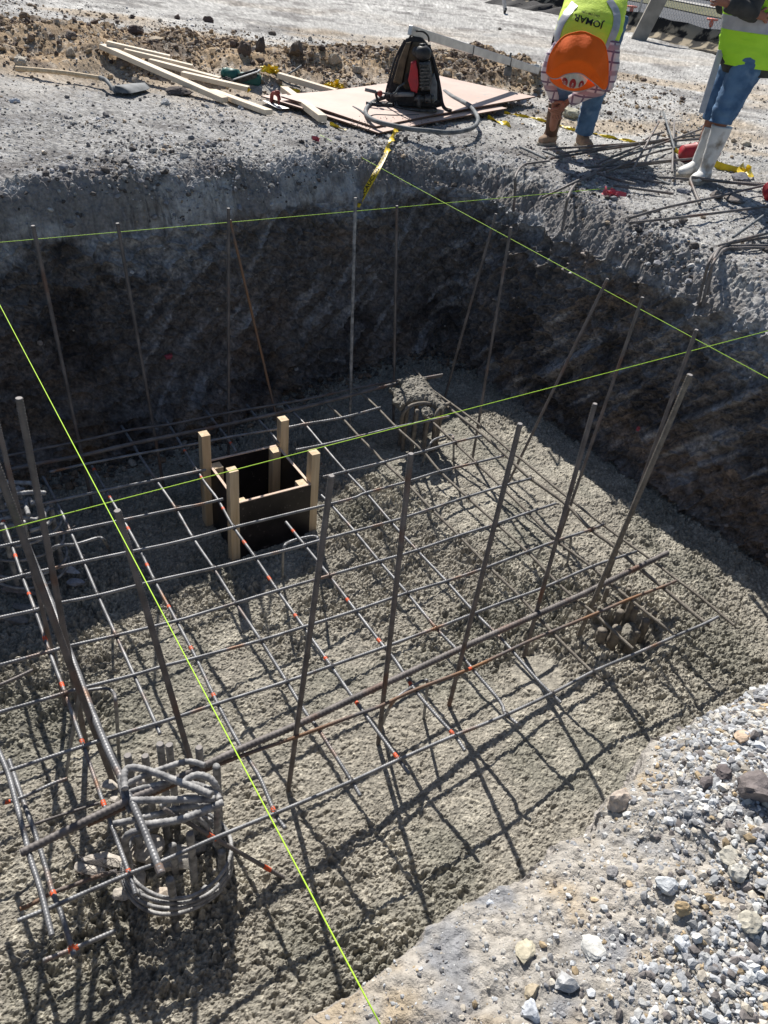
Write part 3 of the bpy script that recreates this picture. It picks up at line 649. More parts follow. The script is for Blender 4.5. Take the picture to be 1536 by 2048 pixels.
for k, (px_, m, lab) in enumerate(ROWS):
    P = spline(mp(px_, HM+.016), .03); r = .0085 if k not in (12,) else .013
    o = make_bar(P, r, M_coated if k == 1 and False else m, .0125 if k < 11 else .02); tag(o, lab, 'rebar', MG); bars['r%d' % k] = (o, P)
marks(bars['r1'][0], [at(939, 1337, HM+.016)], bars['r1'][1], .0085)
COLS = [ # lengthwise bars, left to right
 ([(-12,1000),(3,1034),(20,1080),(44,1151),(70,1220),(99,1303),(130,1386),(167,1491),(206,1604),(258,1747),(271,1789)], M_steel, [(6,1044),(30,1112),(56,1188),(90,1278),(121,1372),(162,1484),(205,1606),(256,1745)], 'lengthwise bar with many orange marks, left of the near pile head'),
 ([(86,954),(112,1002),(141,1063),(167,1123),(195,1189),(232,1271),(268,1350),(312,1449),(320,1468)], M_steel, [], 'lengthwise bar ending just short of the near pile head, second from left'),
 ([(184,932),(211,980),(247,1041),(280,1101),(310,1163),(352,1240),(391,1314),(435,1407),(480,1491),(519,1554),(550,1627),(571,1657)], M_steel, [(188,940),(218,995),(253,1058),(293,1132),(337,1213),(380,1296),(430,1391),(547,1618)], 'lengthwise bar with orange marks and a rusty near end, third from the left'),
 ([(243,852),(266,888),(276,906),(312,960),(352,1018),(386,1076),(428,1138),(472,1207),(521,1280),(573,1363),(615,1431),(636,1457),(703,1562),(721,1592)], M_steel, [], 'unmarked lengthwise bar passing left of the formwork'),
 ([(329,836),(352,872),(368,899),(407,961),(436,1000),(467,1054),(509,1113),(555,1181),(607,1254),(662,1332),(725,1422),(795,1516),(819,1549)], M_steel, [(370,903),(403,955),(443,1019),(487,1085),(537,1158),(589,1231),(651,1316),(716,1404),(794,1511)], 'lengthwise bar with orange marks crossing in front of the front post of the formwork'),
 ([(412,822),(436,853),(454,875),(472,903)], M_steel, [(459,887)], 'short dark length of bar behind the formwork, its end marked orange'),
 ([(572,1044),(608,1089),(658,1151),(712,1222),(768,1294),(790,1320),(829,1379),(870,1428),(912,1475),(930,1502)], M_steel, [(585,1062),(695,1199),(760,1282),(823,1367),(903,1466)], 'lengthwise bar starting at the front panel of the formwork, with orange marks'),
 ([(493,809),(514,836),(537,861),(560,888)], M_steel, [], 'short lit length of bar ending at the back edge of the formwork'),
 ([(642,990),(665,1013),(712,1066),(759,1123),(814,1186),(872,1256),(912,1298),(944,1337),(1000,1403),(1010,1427),(1035,1448)], M_steel, [], 'lengthwise bar starting at the right post of the formwork'),
 ([(566,803),(610,849),(644,889),(691,943),(733,987),(783,1045),(835,1102),(893,1163),(950,1226),(997,1272),(1028,1306),(1075,1360),(1122,1406)], M_steel, [], 'lengthwise bar passing close to the right of the formwork, eighth from the left'),
 ([(655,808),(686,838),(717,872),(750,905),(765,922),(809,962),(862,1017),(916,1070),(976,1132),(1036,1190),(1108,1269),(1188,1348),(1200,1360)], M_coated, [], 'lengthwise bar midway between the formwork and the right edge of the mat'),
 ([(703,770),(729,792),(757,818),(792,854),(846,903),(880,943),(934,994),(992,1046),(1057,1106),(1120,1171),(1160,1205),(1193,1231),(1266,1298)], M_coated, [], 'cement-splashed bar from left of the far pile head to the sunken pile head'),
 ([(856,836),(906,882),(948,922),(1000,971),(1056,1025),(1112,1080),(1182,1133),(1213,1160),(1260,1199),(1349,1270)], M_coated, [], 'cement-splashed lengthwise bar starting below the far pile head'),
 ([(828,738),(860,776),(893,812),(955,861),(1012,911),(1055,952),(1130,1007),(1182,1059),(1224,1090),(1273,1132),(1323,1173),(1398,1236),(1422,1254)], M_coated, [], 'thick cement-coated bar, inner of the pair along the right mat edge'),
 ([(812,742),(867,782),(953,845),(1025,906),(1046,921),(1128,989),(1229,1067),(1302,1119),(1352,1158),(1400,1194),(1469,1251)], M_coated, [], 'outermost bar along the right edge of the mat, near the wall shadow'),
]
for k, (px_, m, mk, lab) in enumerate(COLS):
    P = spline(mp(px_, HM), .03); r = .0085 if k not in (13,) else .011
    o = make_bar(P, r, m, .0125); tag(o, lab, 'rebar', MG); marks(o, [at(a, b, HM) for a, b in mk], P, r)
# thick bars lying on the mat
P = spline(mp([(42,1706),(260,1599),(300,1582),(477,1500),(589,1452),(700,1400),(769,1368),(920,1298),(1000,1262),(1147,1197),(1195,1174),(1335,1106)], HM+.04), .03)
tag(make_bar(P, .0155, M_darksteel, .020, n=12, tip=[0]), 'thickest long bar lying slantwise over the near part of the mat', 'rebar', 'thick bars on the mat')
P = spline(mp([(-50,860),(0,960),(40,1056),(78,1145),(104,1209),(133,1287),(156,1347),(180,1412),(216,1500),(255,1583),(297,1682),(323,1748)], HM+.045), .03)
o = tag(make_bar(P, .0145, M_steel, .017, n=12), 'thick rust-streaked bar running down the left side to the near pile head', 'rebar', 'thick bars on the mat')
marks(o, [P[-2]], P, .0145, M_rust, .05)
LOW = [
 ([(-8,1490),(16,1547),(34,1612),(52,1682),(62,1721),(81,1781),(104,1872)], HM+.03, .0105, M_steel, .014, [], 'bar on top at the lower left corner, left one of a pair'),
 ([(18,1520),(44,1596),(68,1661),(89,1727),(104,1781),(122,1826),(142,1890),(148,1912)], .22, .010, M_steel, .014, [(106,1788),(144,1897)], 'lower left corner bar with an orange-marked end, right one of a pair'),
 ([(40,1818),(62,1809),(104,1786),(146,1771),(188,1755),(234,1742)], .12, .0085, M_rust, .0125, [], 'short rusty bar low down left of the near pile head'),
 ([(86,1922),(146,1898),(188,1880),(232,1861)], .03, .0095, M_steel, .0135, [(140,1900),(152,1896)], 'short bar at the bottom left tied with an orange mark'),
 ([(49,1655),(120,1631),(198,1606)], .22, .006, M_darksteel, .0125, [], 'thin dark bar below the mat left of the near pile head'),
 ([(5,1607),(44,1595),(104,1568),(135,1557)], .26, .0075, M_steel, .0125, [(18,1604)], 'short bar at the left edge of the picture just above the thin dark bar'),
 ([(0,1370),(30,1357),(66,1340)], .22, .0085, M_darksteel, .0125, [], 'short dark bar low at the left edge of the picture'),
]
for px_, z_, r, m, pt, mk, lab in LOW:
    P = spline(mp(px_, z_), .03); o = tag(make_bar(P, r, m, pt), lab, 'rebar', 'loose bars at the lower left'); marks(o, [at(a, b, z_) for a, b in mk], P, r)
a_, b_ = at(328, 1618, .40), at(566, 1755, -.08)
P = spline([a_, b_], .03); o = tag(make_bar(P, .009, M_darksteel, .0125), 'short dark slanting bar right of the near pile head with two orange marks', 'rebar', 'loose bars at the lower left')
marks(o, [a_+(b_-a_)*.38, a_+(b_-a_)*.85], P, .009, None, .05)
# bent chairs that carry the mat
CH = [([(160,1384),(174,1381),(208,1377),(226,1384),(232,1412)], (238,1512), (130,1560), 'below the thick bar, left'),
      ([(567,1100),(579,1084),(610,1075),(631,1073),(636,1084)], (637,1138), (565,1160), 'at the foot of the formwork panel'),
      ([(858,893),(868,880),(887,873),(903,870),(907,882)], (907,926), (842,934), 'in front of the far pile head'),
      ([(786,1404),(834,1368),(847,1362),(855,1368)], (847,1442), (761,1456), 'between two uprights near the front edge'),
      ([(1086,1093),(1100,1088),(1134,1075),(1142,1078)], (1134,1130), (1064,1131), 'under the right part of the mat'),
      ([(104,1098),(154,1088),(195,1076),(207,1080)], (220,1102), (100,1150), 'in the shade right of the left pile head')]
for tp, br, blf, lab in CH:
    T = [at(x, y, HM-.012) for x, y in tp]
    L_ = fat(*blf, -.02); R_2 = fat(*br, -.02)
    P = np.array([L_]+T+[R_2]); P = spline(P, .012)
    tag(make_bar(P, .0078, M_steel, .02), 'bent wire chair standing on the concrete %s' % lab, 'rebar chair', 'bent chairs under the mat')
# uprights
UPR = [
 ((38,797),(172,1490),.0125,M_darksteel,0,'upright bar at the left edge with a bright cut top'),
 ((-40,842),(232,1578),.013,M_darksteel,0,'tall dark bar leaning in from the left edge beside the thick rusty-streaked bar'),
 ((-8,835),(128,1402),.010,M_darksteel,0,'thin dark upright at the left edge between two thicker ones'),
 ((235,1022),(408,1612),.0115,M_darksteel,0,'upright left of the formwork whose foot is beside the near pile head'),
 ((663,952),(576,1585),.0105,M_darksteel,0,'upright just right of the formwork, nearest to the front edge of the mat'),
 ((822,908),(756,1492),.0105,M_darksteel,0,'upright in the middle of the mat, second in the front row right of the formwork'),
 ((1040,848),(898,1412),.0105,M_darksteel,0,'upright in the middle of the mat, third in the front row right of the formwork'),
 ((1190,808),(1048,1312),.0105,M_darksteel,0,'upright fourth in the front row, left of the cement-coated one'),
 ((1380,750),(1156,1275),.0125,M_coated,0,'cement-coated upright standing beside the sunken pile head'),
 ((1393,660),(1214,1157),.010,M_darksteel,0,'upright close behind the cement-coated one, its top against the right wall'),
 ((1285,595),(1118,1076),.009,M_darksteel,0,'upright before the right wall, second from the right of the back row'),
 ((1215,558),(1016,967),.009,M_darksteel,0,'slanting upright before the right wall, its top crossed by a lime string'),
 ((992,428),(888,800),.0095,M_darksteel,0,'slanting upright rising behind the far pile head'),
 ((1022,455),(945,918),.009,M_darksteel,0,'upright rising right of the far pile head towards the wall corner'),
 ((794,412),(788,757),.0095,M_darksteel,1,'upright left of the far pile head'),
 ((711,396),(701,785),.010,M_pile,1,'pale grey upright below the hanging warning tape'),
 ((457,417),(457,824),.0095,M_darksteel,1,'straight upright behind the formwork, against the back wall'),
 ((460,440),(546,806),.0085,M_rust,1,'thin rusty bar leaning against the straight upright behind the formwork'),
 ((235,447),(306,851),.0105,M_darksteel,1,'upright before the back wall, second from the left'),
 ((66,452),(158,885),.011,M_darksteel,1,'leftmost upright before the back wall, beside the long lime string'),
]
TOPS = []
for tp, bs, r, m, z_, lab in UPR:
    b_ = at(*bs, HM) if z_ else fat(*bs); d = ray(*tp); d = d/np.linalg.norm(d); c0 = np.array([0, 0, CAMZ])
    # nearest approach of the sight line to the plumb line over the foot
    u = np.array([0, 0, 1.]); w0 = c0-b_; bb = d@u; s_ = (bb*(u@w0)-(d@w0))/(1-bb*bb)
    top = c0+d*s_; TOPS.append(top); b2 = b_+(b_-top)*.04
    if z_: b2 = b_+(b_-top)/(top[2]-HM)*.62
    P = spline([b2, top], .03)
    tag(make_bar(P, r, m, .013, tip=[1]), lab, 'rebar', 'bars standing upright in the pit')
    print('upright', lab[:40], 'lean', np.round(top-b_, 2))
# tie wire at some crossings
k = 0
tw = MB()
# ---------------------------------------------------------------- column formwork
BOXT = .315
fl = at(477, 1006, BOXT); A_ = np.array([.815, .58, 0]); B_ = np.array([-.58, .815, 0]); A_ /= np.linalg.norm(A_); B_ /= np.linalg.norm(B_)
S_ = .515; T_ = .018; Zv = np.array([0, 0, 1.])
fw = empty('column_formwork', (fl[0], fl[1], -.14), 'square dark plywood column formwork held by pale timber posts, standing in the mat', 'formwork')
def panel(o0, dirv_, nv, L, z0, z1, nm='panel'):
    c = o0+dirv_*L/2; c = np.array([c[0], c[1], (z0+z1)/2]); p = MB().box(c, dirv_*L/2, nv*T_/2, Zv*(z1-z0)/2).build(nm, M_film, fw)
    MB().box([c[0], c[1], z1+.0035], dirv_*(L/2-.0005), nv*(T_/2-.0005), Zv*.003).build('top_edge', M_plyedge, p)
panel(fl, A_, B_, S_, -.2, BOXT); panel(fl+B_*S_, A_, B_, S_, -.2, BOXT+.004)
panel(fl+B_*T_*.6, B_, A_, S_-T_*1.2, -.2, BOXT-.012); panel(fl+A_*S_+B_*T_*.6, B_, A_, S_-T_*1.2, -.2, BOXT-.004)
def fpost(top, z1, z0=-.2, w=.019, d=.036, tilt=(0, 0)):
    c = np.array([top[0], top[1], 0]); cb = c+[0, 0, z0]; ctp = c+[tilt[0], tilt[1], z1]
    b = MB(); V = []
    for q in (cb, ctp):
        for i, j in ((-1, -1), (1, -1), (1, 1), (-1, 1)): V.append(q+A_*w*i*1.0+B_*d*j)
    b.poly(V, [(3, 2, 1, 0), (4, 5, 6, 7), (0, 1, 5, 4), (1, 2, 6, 5), (2, 3, 7, 6), (3, 0, 4, 7)]); b.build('post', M_wood, fw)
fpost(fl-A_*.032+B_*.012, .575, w=.030, d=.030)                      # front left
fpost(fl+A_*(S_+.032)+B_*.035, .545, w=.030, d=.034)                 # front right
fpost(fl-A_*.032+B_*(S_-.03), .565, w=.030, d=.034)                  # back left
fpost(fl+A_*(S_+.034)+B_*(S_-.01), .54, w=.030, d=.034)            # back right
def batten(p, z1, z0=-.2): c = np.array([p[0], p[1], (z0+z1)/2]); MB().box(c, A_*.030, B_*.036, Zv*(z1-z0)/2).build('batten', M_wood, fw)
batten(fl+A_*.042+B_*.048, BOXT-.03); batten(fl+A_*.042+B_*(S_-.05), BOXT-.008); batten(fl+A_*(S_-.044)+B_*(S_-.05), BOXT+.012); batten(fl+A_*(S_-.044)+B_*.048, BOXT-.004)

# ---------------------------------------------------------------- pile heads
def seg_bar(parent, px_, z_, r, m=M_pile, pitch=.021, name='hooked_bar', foot=None):
    zs = z_ if isinstance(z_, (list, tuple)) else [z_]*len(px_)
    P = [at(x, y, q) for (x, y), q in zip(px_, zs)]
    P = spline(np.array(P), .012); return make_bar(P, r*.93, m, pitch, name, 10, parent)
def vert_bar(parent, px_, ztop, r=.015, m=M_pile, tip=True, name='vertical_bar', lean=(0, 0), z0=-.25):
    t = at(*px_, ztop); b = np.array([t[0]+lean[0], t[1]+lean[1], z0]); return make_bar(spline([b, t], .03), r, m, .017, name, 10, parent, tip=[1] if tip else None)
def chunk(parent, p, r, col, name='concrete_chunk', seed=0, flat=.8):
    V, F = T2[(seed*5) % len(T2)]; V = V*np.array([r[0], r[1], r[2]])+np.asarray(p)
    o = obj(name, rawmesh(name, V, F, M_stone, False, np.tile(np.array(col), (len(V), 1))), parent); return o
ph = empty('pile_head', fat(345, 1740), 'chipped-out pile head of bent grey bars and hoops in the sun at the lower left', 'pile head')
for px_, zt in (((255,1511),.38),((290,1512),.33),((320,1488),.42),((338,1490),.36),((398,1495),.40),((380,1667),.30),((433,1532),.42),((345,1690),.12)):
    vert_bar(ph, px_, zt, .0145, tip=px_ not in ((433,1532),(345,1690)))
HK = [([(250,1578),(248,1552),(254,1538),(269,1535),(294,1540),(326,1551),(351,1561),(390,1576),(424,1590)], .44, .0155),
 ([(262,1601),(320,1600),(375,1599),(430,1598)], .40, .0155), ([(289,1650),(357,1640),(400,1625),(446,1605)], .38, .0165),
 ([(254,1568),(290,1550),(326,1537),(360,1526),(383,1523),(410,1531)], .42, .013), ([(257,1584),(285,1576),(312,1570),(350,1560)], .40, .013),
 ([(360,1570),(380,1555),(397,1550),(418,1556),(431,1572),(436,1600),(434,1640),(433,1690)], [.44,.44,.44,.43,.40,.30,.18,.0], .0155),
 ([(226,1648),(262,1641),(282,1636),(330,1625),(373,1614),(422,1607)], .36, .014),
 ([(284,1660),(266,1664),(254,1672),(250,1690),(256,1730),(262,1760)], [.36,.36,.34,.28,.12,-.03], .0155),
 ([(240,1560),(247,1590),(262,1625)], [.40,.39,.36], .013), ([(365,1565),(400,1572),(428,1584),(440,1600)], .38, .015),
 ([(345,1615),(372,1625),(402,1640),(420,1668)], [.30,.30,.29,.2], .012)]
for px_, z_, r in HK: seg_bar(ph, px_, z_, r)
cc = at(345, 1722, .12); 
def hoop(parent, c, rx, z_, r=.007, t0=0, t1=2*math.pi, ecc=1.0, rot=0, m=M_pile, wob=.006):
    t = np.linspace(t0, t1, 60); x = rx*np.cos(t); y = rx*ecc*np.sin(t)
    P = np.stack([c[0]+x*math.cos(rot)-y*math.sin(rot), c[1]+x*math.sin(rot)+y*math.cos(rot), np.full(60, z_)+wob*np.sin(3*t+z_*40)], -1)
    return make_bar(P, r, m, .012, 'hoop', 8, parent)
cx_ = at(345, 1640, .3)
for q, z_ in enumerate((-.05, -.022, .01, .05)): hoop(ph, cx_+np.array([.004*q, .003*q, 0]), .235-.004*q, z_, .0085, ecc=.92, wob=.01)
for q in range(9):
    a = q*.7; p = np.array([cx_[0]+.19*math.cos(a), cx_[1]+.18*math.sin(a), 0]); make_bar(spline([p+[0, 0, -.25], p+[.01*math.cos(a), .01*math.sin(a), .10+.10*math.sin(q*3)]], .03), .0145, M_pile, .017, 'vertical_bar', 10, ph)
PALE = (.46, .42, .37); DG = (.30, .29, .28)
for q, (px_, r, z_, col) in enumerate([((300,1700),(.085,.08,.07),.06,PALE),((262,1755),(.08,.07,.04),.03,PALE),((352,1720),(.09,.08,.08),.05,(.36,.34,.31)),((330,1790),(.06,.05,.035),.04,(.42,.36,.3)),
      ((440,1745),(.045,.04,.06),.06,DG),((285,1560),(.05,.04,.035),.10,PALE),((222,1572),(.045,.035,.03),.14,PALE),((228,1598),(.03,.025,.02),.16,PALE),((392,1700),(.05,.05,.05),.03,DG),((210,1720),(.11,.06,.03),.02,PALE),((180,1735),(.07,.04,.02),.01,PALE),((245,1790),(.06,.04,.02),.01,PALE),((300,1650),(.07,.05,.04),.05,(.4,.38,.35)),((380,1600),(.08,.06,.05),.03,(.3,.28,.25))]):
    chunk(ph, at(*px_, z_-.13), r, col, seed=q)
# tangle of tie wire
t = np.linspace(0, 1, 60); P = []
c_ = at(212, 1735, .16)
for q in range(7):
    a0 = rng.uniform(0, 6, 3); P = np.stack([c_[0]+.10*(t-.5)*2+.02*np.sin(9*t+a0[0]), c_[1]+.03*np.sin(6*t+a0[1]), c_[2]+.025*np.sin(8*t+a0[2])], -1)
    MB().tube(P, .0012, 4).build('tie_wire', M_darksteel, ph, True)
ph2 = empty('pile_head', at(50, 1120, 0), 'shaded pile head with horizontal hooked bars behind the leaning bars at the left edge', 'pile head')
c2 = at(35, 1030, .28)
for q in range(11):
    a = q*.571+.2; p = np.array([c2[0]+.20*math.cos(a), c2[1]+.19*math.sin(a), 0]); make_bar(spline([p+[0, 0, -.3], p+[0, 0, .33+.04*math.sin(q*5)]], .03), .015, M_pile, .017, 'vertical_bar', 10, ph2)
for px_, z_ in (([(-20,962),(30,965),(66,968),(72,985)],.44),([(-20,985),(20,980),(50,979)],.42),([(20,990),(60,985),(91,986)],.46),([(10,1010),(50,1005),(84,1018),(88,1060)],.38),([(0,1040),(30,1035),(75,1040)],.35),([(-20,1052),(40,1050),(80,1035),(97,1015)],.33),([(57,1030),(52,1010),(58,998),(66,1008)],.40),([(60,1062),(90,1052),(105,1038)],.3)):
    seg_bar(ph2, px_, z_, .014)
for z_ in (-.12, -.04, .1, .22): hoop(ph2, c2, .24, z_, .0085, ecc=.9)
for q, (px_, r, z_, col) in enumerate([((135,1140),(.09,.05,.05),.03,(.40,.42,.46)),((40,1180),(.14,.05,.05),.04,(.25,.23,.23)),((60,1215),(.12,.04,.03),.02,(.22,.21,.2)),((110,1240),(.05,.03,.02),.01,DG),((20,1235),(.13,.05,.04),.02,(.2,.19,.18)),((150,1165),(.06,.04,.03),.02,(.35,.36,.4))]):
    chunk(ph2, at(*px_, z_-.2), r, col, seed=q+3)
ph3 = empty('pile_head', at(850, 860, 0), 'pile head at the far end of the mat topped with a lump of fresh concrete', 'pile head')
c3 = at(848, 800, .38); zt = .40
for q in range(10):
    a = q*.628; p = np.array([c3[0]+.15*math.cos(a), c3[1]+.16*math.sin(a), 0]); make_bar(spline([p+[0, 0, -.15], p+[0, 0, zt-.03]], .03), .016, M_coated, None, 'vertical_bar', 8, ph3)
for px_ in ([(802,850),(806,826),(820,812),(845,806),(862,808)], [(868,860),(872,832),(880,816),(900,806)]):
    seg_bar(ph3, px_, [.2, .34, .38, .39, .39][:len(px_)], .016, M_coated, None)
def lump_mesh(name, pts, zb, hh, parent, seed=5):
    """a heap of clinging concrete over an outline, as one clumpy sheet with thickness"""
    P = np.array([at(x, y, zb)[:2] for x, y in pts]); mn, mx = P.min(0)-.02, P.max(0)+.02; st = .0085
    X, Y = np.meshgrid(np.arange(mn[0], mx[0], st), np.arange(mn[1], mx[1], st))
    ins = np.zeros(X.shape, bool); n = len(P); dmin = np.full(X.shape, 9.)
    for i in range(n):
        (x1, y1), (x2, y2) = P[i], P[(i+1) % n]
        c = ((y1 > Y) != (y2 > Y)) & (X < (x2-x1)*(Y-y1)/(y2-y1+1e-12)+x1); ins ^= c
        L2 = (x2-x1)**2+(y2-y1)**2; t = np.clip(((X-x1)*(x2-x1)+(Y-y1)*(y2-y1))/L2, 0, 1); dmin = np.minimum(dmin, np.hypot(X-x1-t*(x2-x1), Y-y1-t*(y2-y1)))
    sd = np.where(ins, dmin, -dmin)+.012*fbm(X*30, Y*30, X*0, 2, seed)
    h = hh*np.sqrt(np.clip(sd/.05, 0, 1)); f1, f2, i1 = worley2(X*38, Y*38, seed); g1, g2, i2 = worley2(X*80, Y*80, seed+1)
    h = h+.018*np.sqrt(np.clip(1-(f1/.7)**2, 0, 1))*i1+.008*(.6-g1)+.02*fbm(X*9, Y*9, X*0, 2, seed)
    top = zb+h; bot = zb-.03*np.clip(sd/.04, 0, 1)*(.5+i1)
    okm = sd > 0; okc = okm[:-1, :-1] & okm[1:, 1:] & okm[1:, :-1] & okm[:-1, 1:]; i, j = np.nonzero(okc); nx = X.shape[1]; N = X.size
    Ft = np.stack([i*nx+j, i*nx+j+1, (i+1)*nx+j+1, (i+1)*nx+j], -1); Fb = Ft[:, ::-1]+N
    # rim
    ed = {}
    for f in Ft:
        for a, b in zip(f, np.roll(f, -1)): ed[(a, b)] = 1
    Rm = [(b, a, a+N, b+N) for (a, b) in ed if (b, a) not in ed]
    V = np.concatenate([np.stack([X.ravel(), Y.ravel(), top.ravel()], -1), np.stack([X.ravel(), Y.ravel(), bot.ravel()], -1)])
    F = np.concatenate([Ft, Fb, np.array(Rm)]); u, inv = np.unique(F, return_inverse=True)
    me = rawmesh(name, V[u], inv.reshape(-1, 4), M_conc, False, np.tile(C(.20, .185, .155), (len(u), 1))*(1+.3*(rng.random((len(u), 1))-.5)))
    return obj(name, me, parent)
lump_mesh('concrete_lump', [(796,766),(812,758),(835,755),(852,762),(862,782),(880,798),(893,815),(886,828),(868,815),(850,808),(830,805),(812,812),(800,822),(784,806),(788,790),(776,782),(800,778)], .37, .04, ph3)
lump_mesh('concrete_lump', [(843,815),(862,812),(866,832),(852,836),(841,830)], .35, .03, ph3, 9)
ph4 = empty('pile_head', at(1262, 1270, 0), 'sunken pile head of cement-caked stubs at the right front of the mat', 'pile head')
for px_, zt, r in (((1190,1212),.14,.018),((1268,1196),.22,.02),((1272,1215),.16,.022),((1258,1178),.2,.014),((1235,1255),.12,.03),((1293,1240),.10,.024),((1275,1262),.09,.026),((1205,1260),.10,.03),((1216,1175),.16,.014),((1242,1222),.1,.022),((1310,1225),.1,.018)):
    zt += .07; t_ = at(*px_, zt); b_ = np.array([t_[0]+rng.uniform(-.03, .03), t_[1]+rng.uniform(-.03, .03), -.13]); s_ = spline([b_, t_], .008)
    rr_ = r*(1+.28*fbm(s_[:, 0]*40, s_[:, 1]*40, s_[:, 2]*45, 2, 7)); MB().tube(s_, rr_, 9).build('caked_stub', M_coated, ph4, True)
lump_mesh('concrete_lump', [(1240,1258),(1262,1248),(1280,1262),(1270,1285),(1250,1290),(1238,1275)], .08, .05, ph4, 21)
lump_mesh('concrete_lump', [(1176,1225),(1198,1216),(1210,1230),(1196,1248),(1180,1245)], .09, .05, ph4, 22)
lump_mesh('concrete_lump', [(1300,1240),(1325,1238),(1330,1256),(1310,1262)], .08, .04, ph4, 23)

# ---------------------------------------------------------------- lime strings
def string(a, b, label, sag=.004):
    t = np.linspace(0, 1, 40)[:, None]; P = a+(b-a)*t; P[:, 2] -= sag*4*(t*(1-t))[:, 0]
    o = MB().tube(P, .0017, 6).build('string_line', M_string, None, True); return tag(o, label, 'string', 'lime string lines')
e1 = gat(1226, 378, .01); string(at(-260, 507, 1.6), e1, 'lime string along the back wall, tied off by the pink ribbon on the right')
string(gat(640, 272, .01), at(1700, 845, 1.56), 'lime string running from the tool sheets down to the right wall')
string(at(-90, 440, 1.78), at(782, 2090, 1.72), 'lime string running steeply from the left edge to the near bank')
string(at(-700, 1243, 1.55), at(1900, 566, 1.60), 'lime string crossing over the formwork from left edge to right wall')

# ---------------------------------------------------------------- timber, boards and tools on the far ground
def plank(p0, p1, w, h, m, label, name='timber', cat='timber', group=None, lift=0, parent=None):
    p0, p1 = np.asarray(p0, float), np.asarray(p1, float); d = p1-p0; L = np.linalg.norm(d); d /= L
    s_ = np.cross(d, [0, 0, 1]); s_ /= np.linalg.norm(s_); u = np.cross(s_, d)
    o = MB().box((p0+p1)/2+u*(h/2+lift), d*L/2, s_*w/2, u*h/2, .003).build(name, m, parent)
    return tag(o, label, cat, group) if label else o
TG = 'pale timbers lying on the ground'
def gl(px, py, dz): return gat(px, py, dz)
def pl(a, b, dz0, dz1, label, w=.09, h=.045): plank(gl(*a, dz0), gl(*b, dz1), w, h, M_woodp, label, group=TG)
pl((205,102), (450,210), .02, .02, 'longest pale timber, lying under the four crossing ones, left of the sheets', .09, .05)
pl((215,107), (340,126), .075, .03, 'pale timber resting across the long one, farthest of the four')
pl((250,122), (385,145), .075, .03, 'pale timber resting across the long one, second from the far end')
pl((300,142), (440,170), .075, .03, 'pale timber resting across the long one, third from the far end')
pl((365,168), (497,193), .075, .05, 'pale timber resting across the long one, nearest of the four')
pl((425,190), (538,232), .01, .01, 'pale timber poking out from under the crossing ones towards the red-handled trowel')
pl((568,191), (645,251), .03, .03, 'pale timber lying over the left edge of the pink sheets', .085, .06)
pl((556,166), (670,200), .05, .05, 'pale timber behind the trowel marked with pencil lines', .085, .055)
# sheets
def sheet(pxs, dz, label, th_=.014):
    P = [gat(*p) for p in pxs]; zz_ = np.mean([p[2] for p in P])+dz
    A = np.array([[p[0], p[1], 1] for p in P]); co, *_r = np.linalg.lstsq(A, np.array([p[2] for p in P]), rcond=None)
    V = []; n_ = 12
    def P_(u, v): 
        xy = (P[0]*(1-u)*(1-v)+P[1]*u*(1-v)+P[2]*u*v+P[3]*(1-u)*v)[:2]; return [xy[0], xy[1], co@[xy[0], xy[1], 1]+dz+.006*math.sin(u*4+v*3)]
    top = np.array([P_(i/n_, j/n_) for j in range(n_+1) for i in range(n_+1)]); bot = top-[0, 0, th_]; m_ = n_+1
    b = MB(); F = [(j*m_+i, j*m_+i+1, (j+1)*m_+i+1, (j+1)*m_+i) for j in range(n_) for i in range(n_)]
    b.add(top, F); o = b.build('sheet_face', M_board, None, True); o.name = 'plywood_sheet'
    tag(o, label, 'sheet', 'pink plywood sheets')
    rim = [i for i in range(m_)]+[j*m_+n_ for j in range(1, m_)]+[n_*m_+i for i in range(n_-1, -1, -1)]+[j*m_ for j in range(n_-1, 0, -1)]
    V = np.vstack([top[rim]-[0, 0, .0006], bot[rim]]); k = len(rim)
    MB().add(V, [(i, i+k, (i+1) % k+k, (i+1) % k) for i in range(k)]).build('edge', M_boarded, o)
    return o
sheet([(757,273), (1012,229), (830,172), (522,206)], .05, 'lower pink sheet showing as a strip along the pit side')
sheet([(748,265), (1068,210), (878,161), (562,214)], .075, 'upper pink sheet under the backpack vibrator')
SZ = gat(850, 215)[2]+.08
def sa(px, py, dz=.0): return at(px, py, SZ+dz)
# crumbs of soil on the sheet
n_ = 90; cr_ = np.array([sa(rng.uniform(690, 860), rng.uniform(228, 258), .004) for _ in range(n_)]+[sa(rng.uniform(700, 745), rng.uniform(240, 262), .004) for _ in range(60)])
s_ = rng.uniform(.003, .009, len(cr_)); scatter('soil_crumbs', cr_, s_, pick([(.10, .09, .08, 1)], len(cr_)), T1)
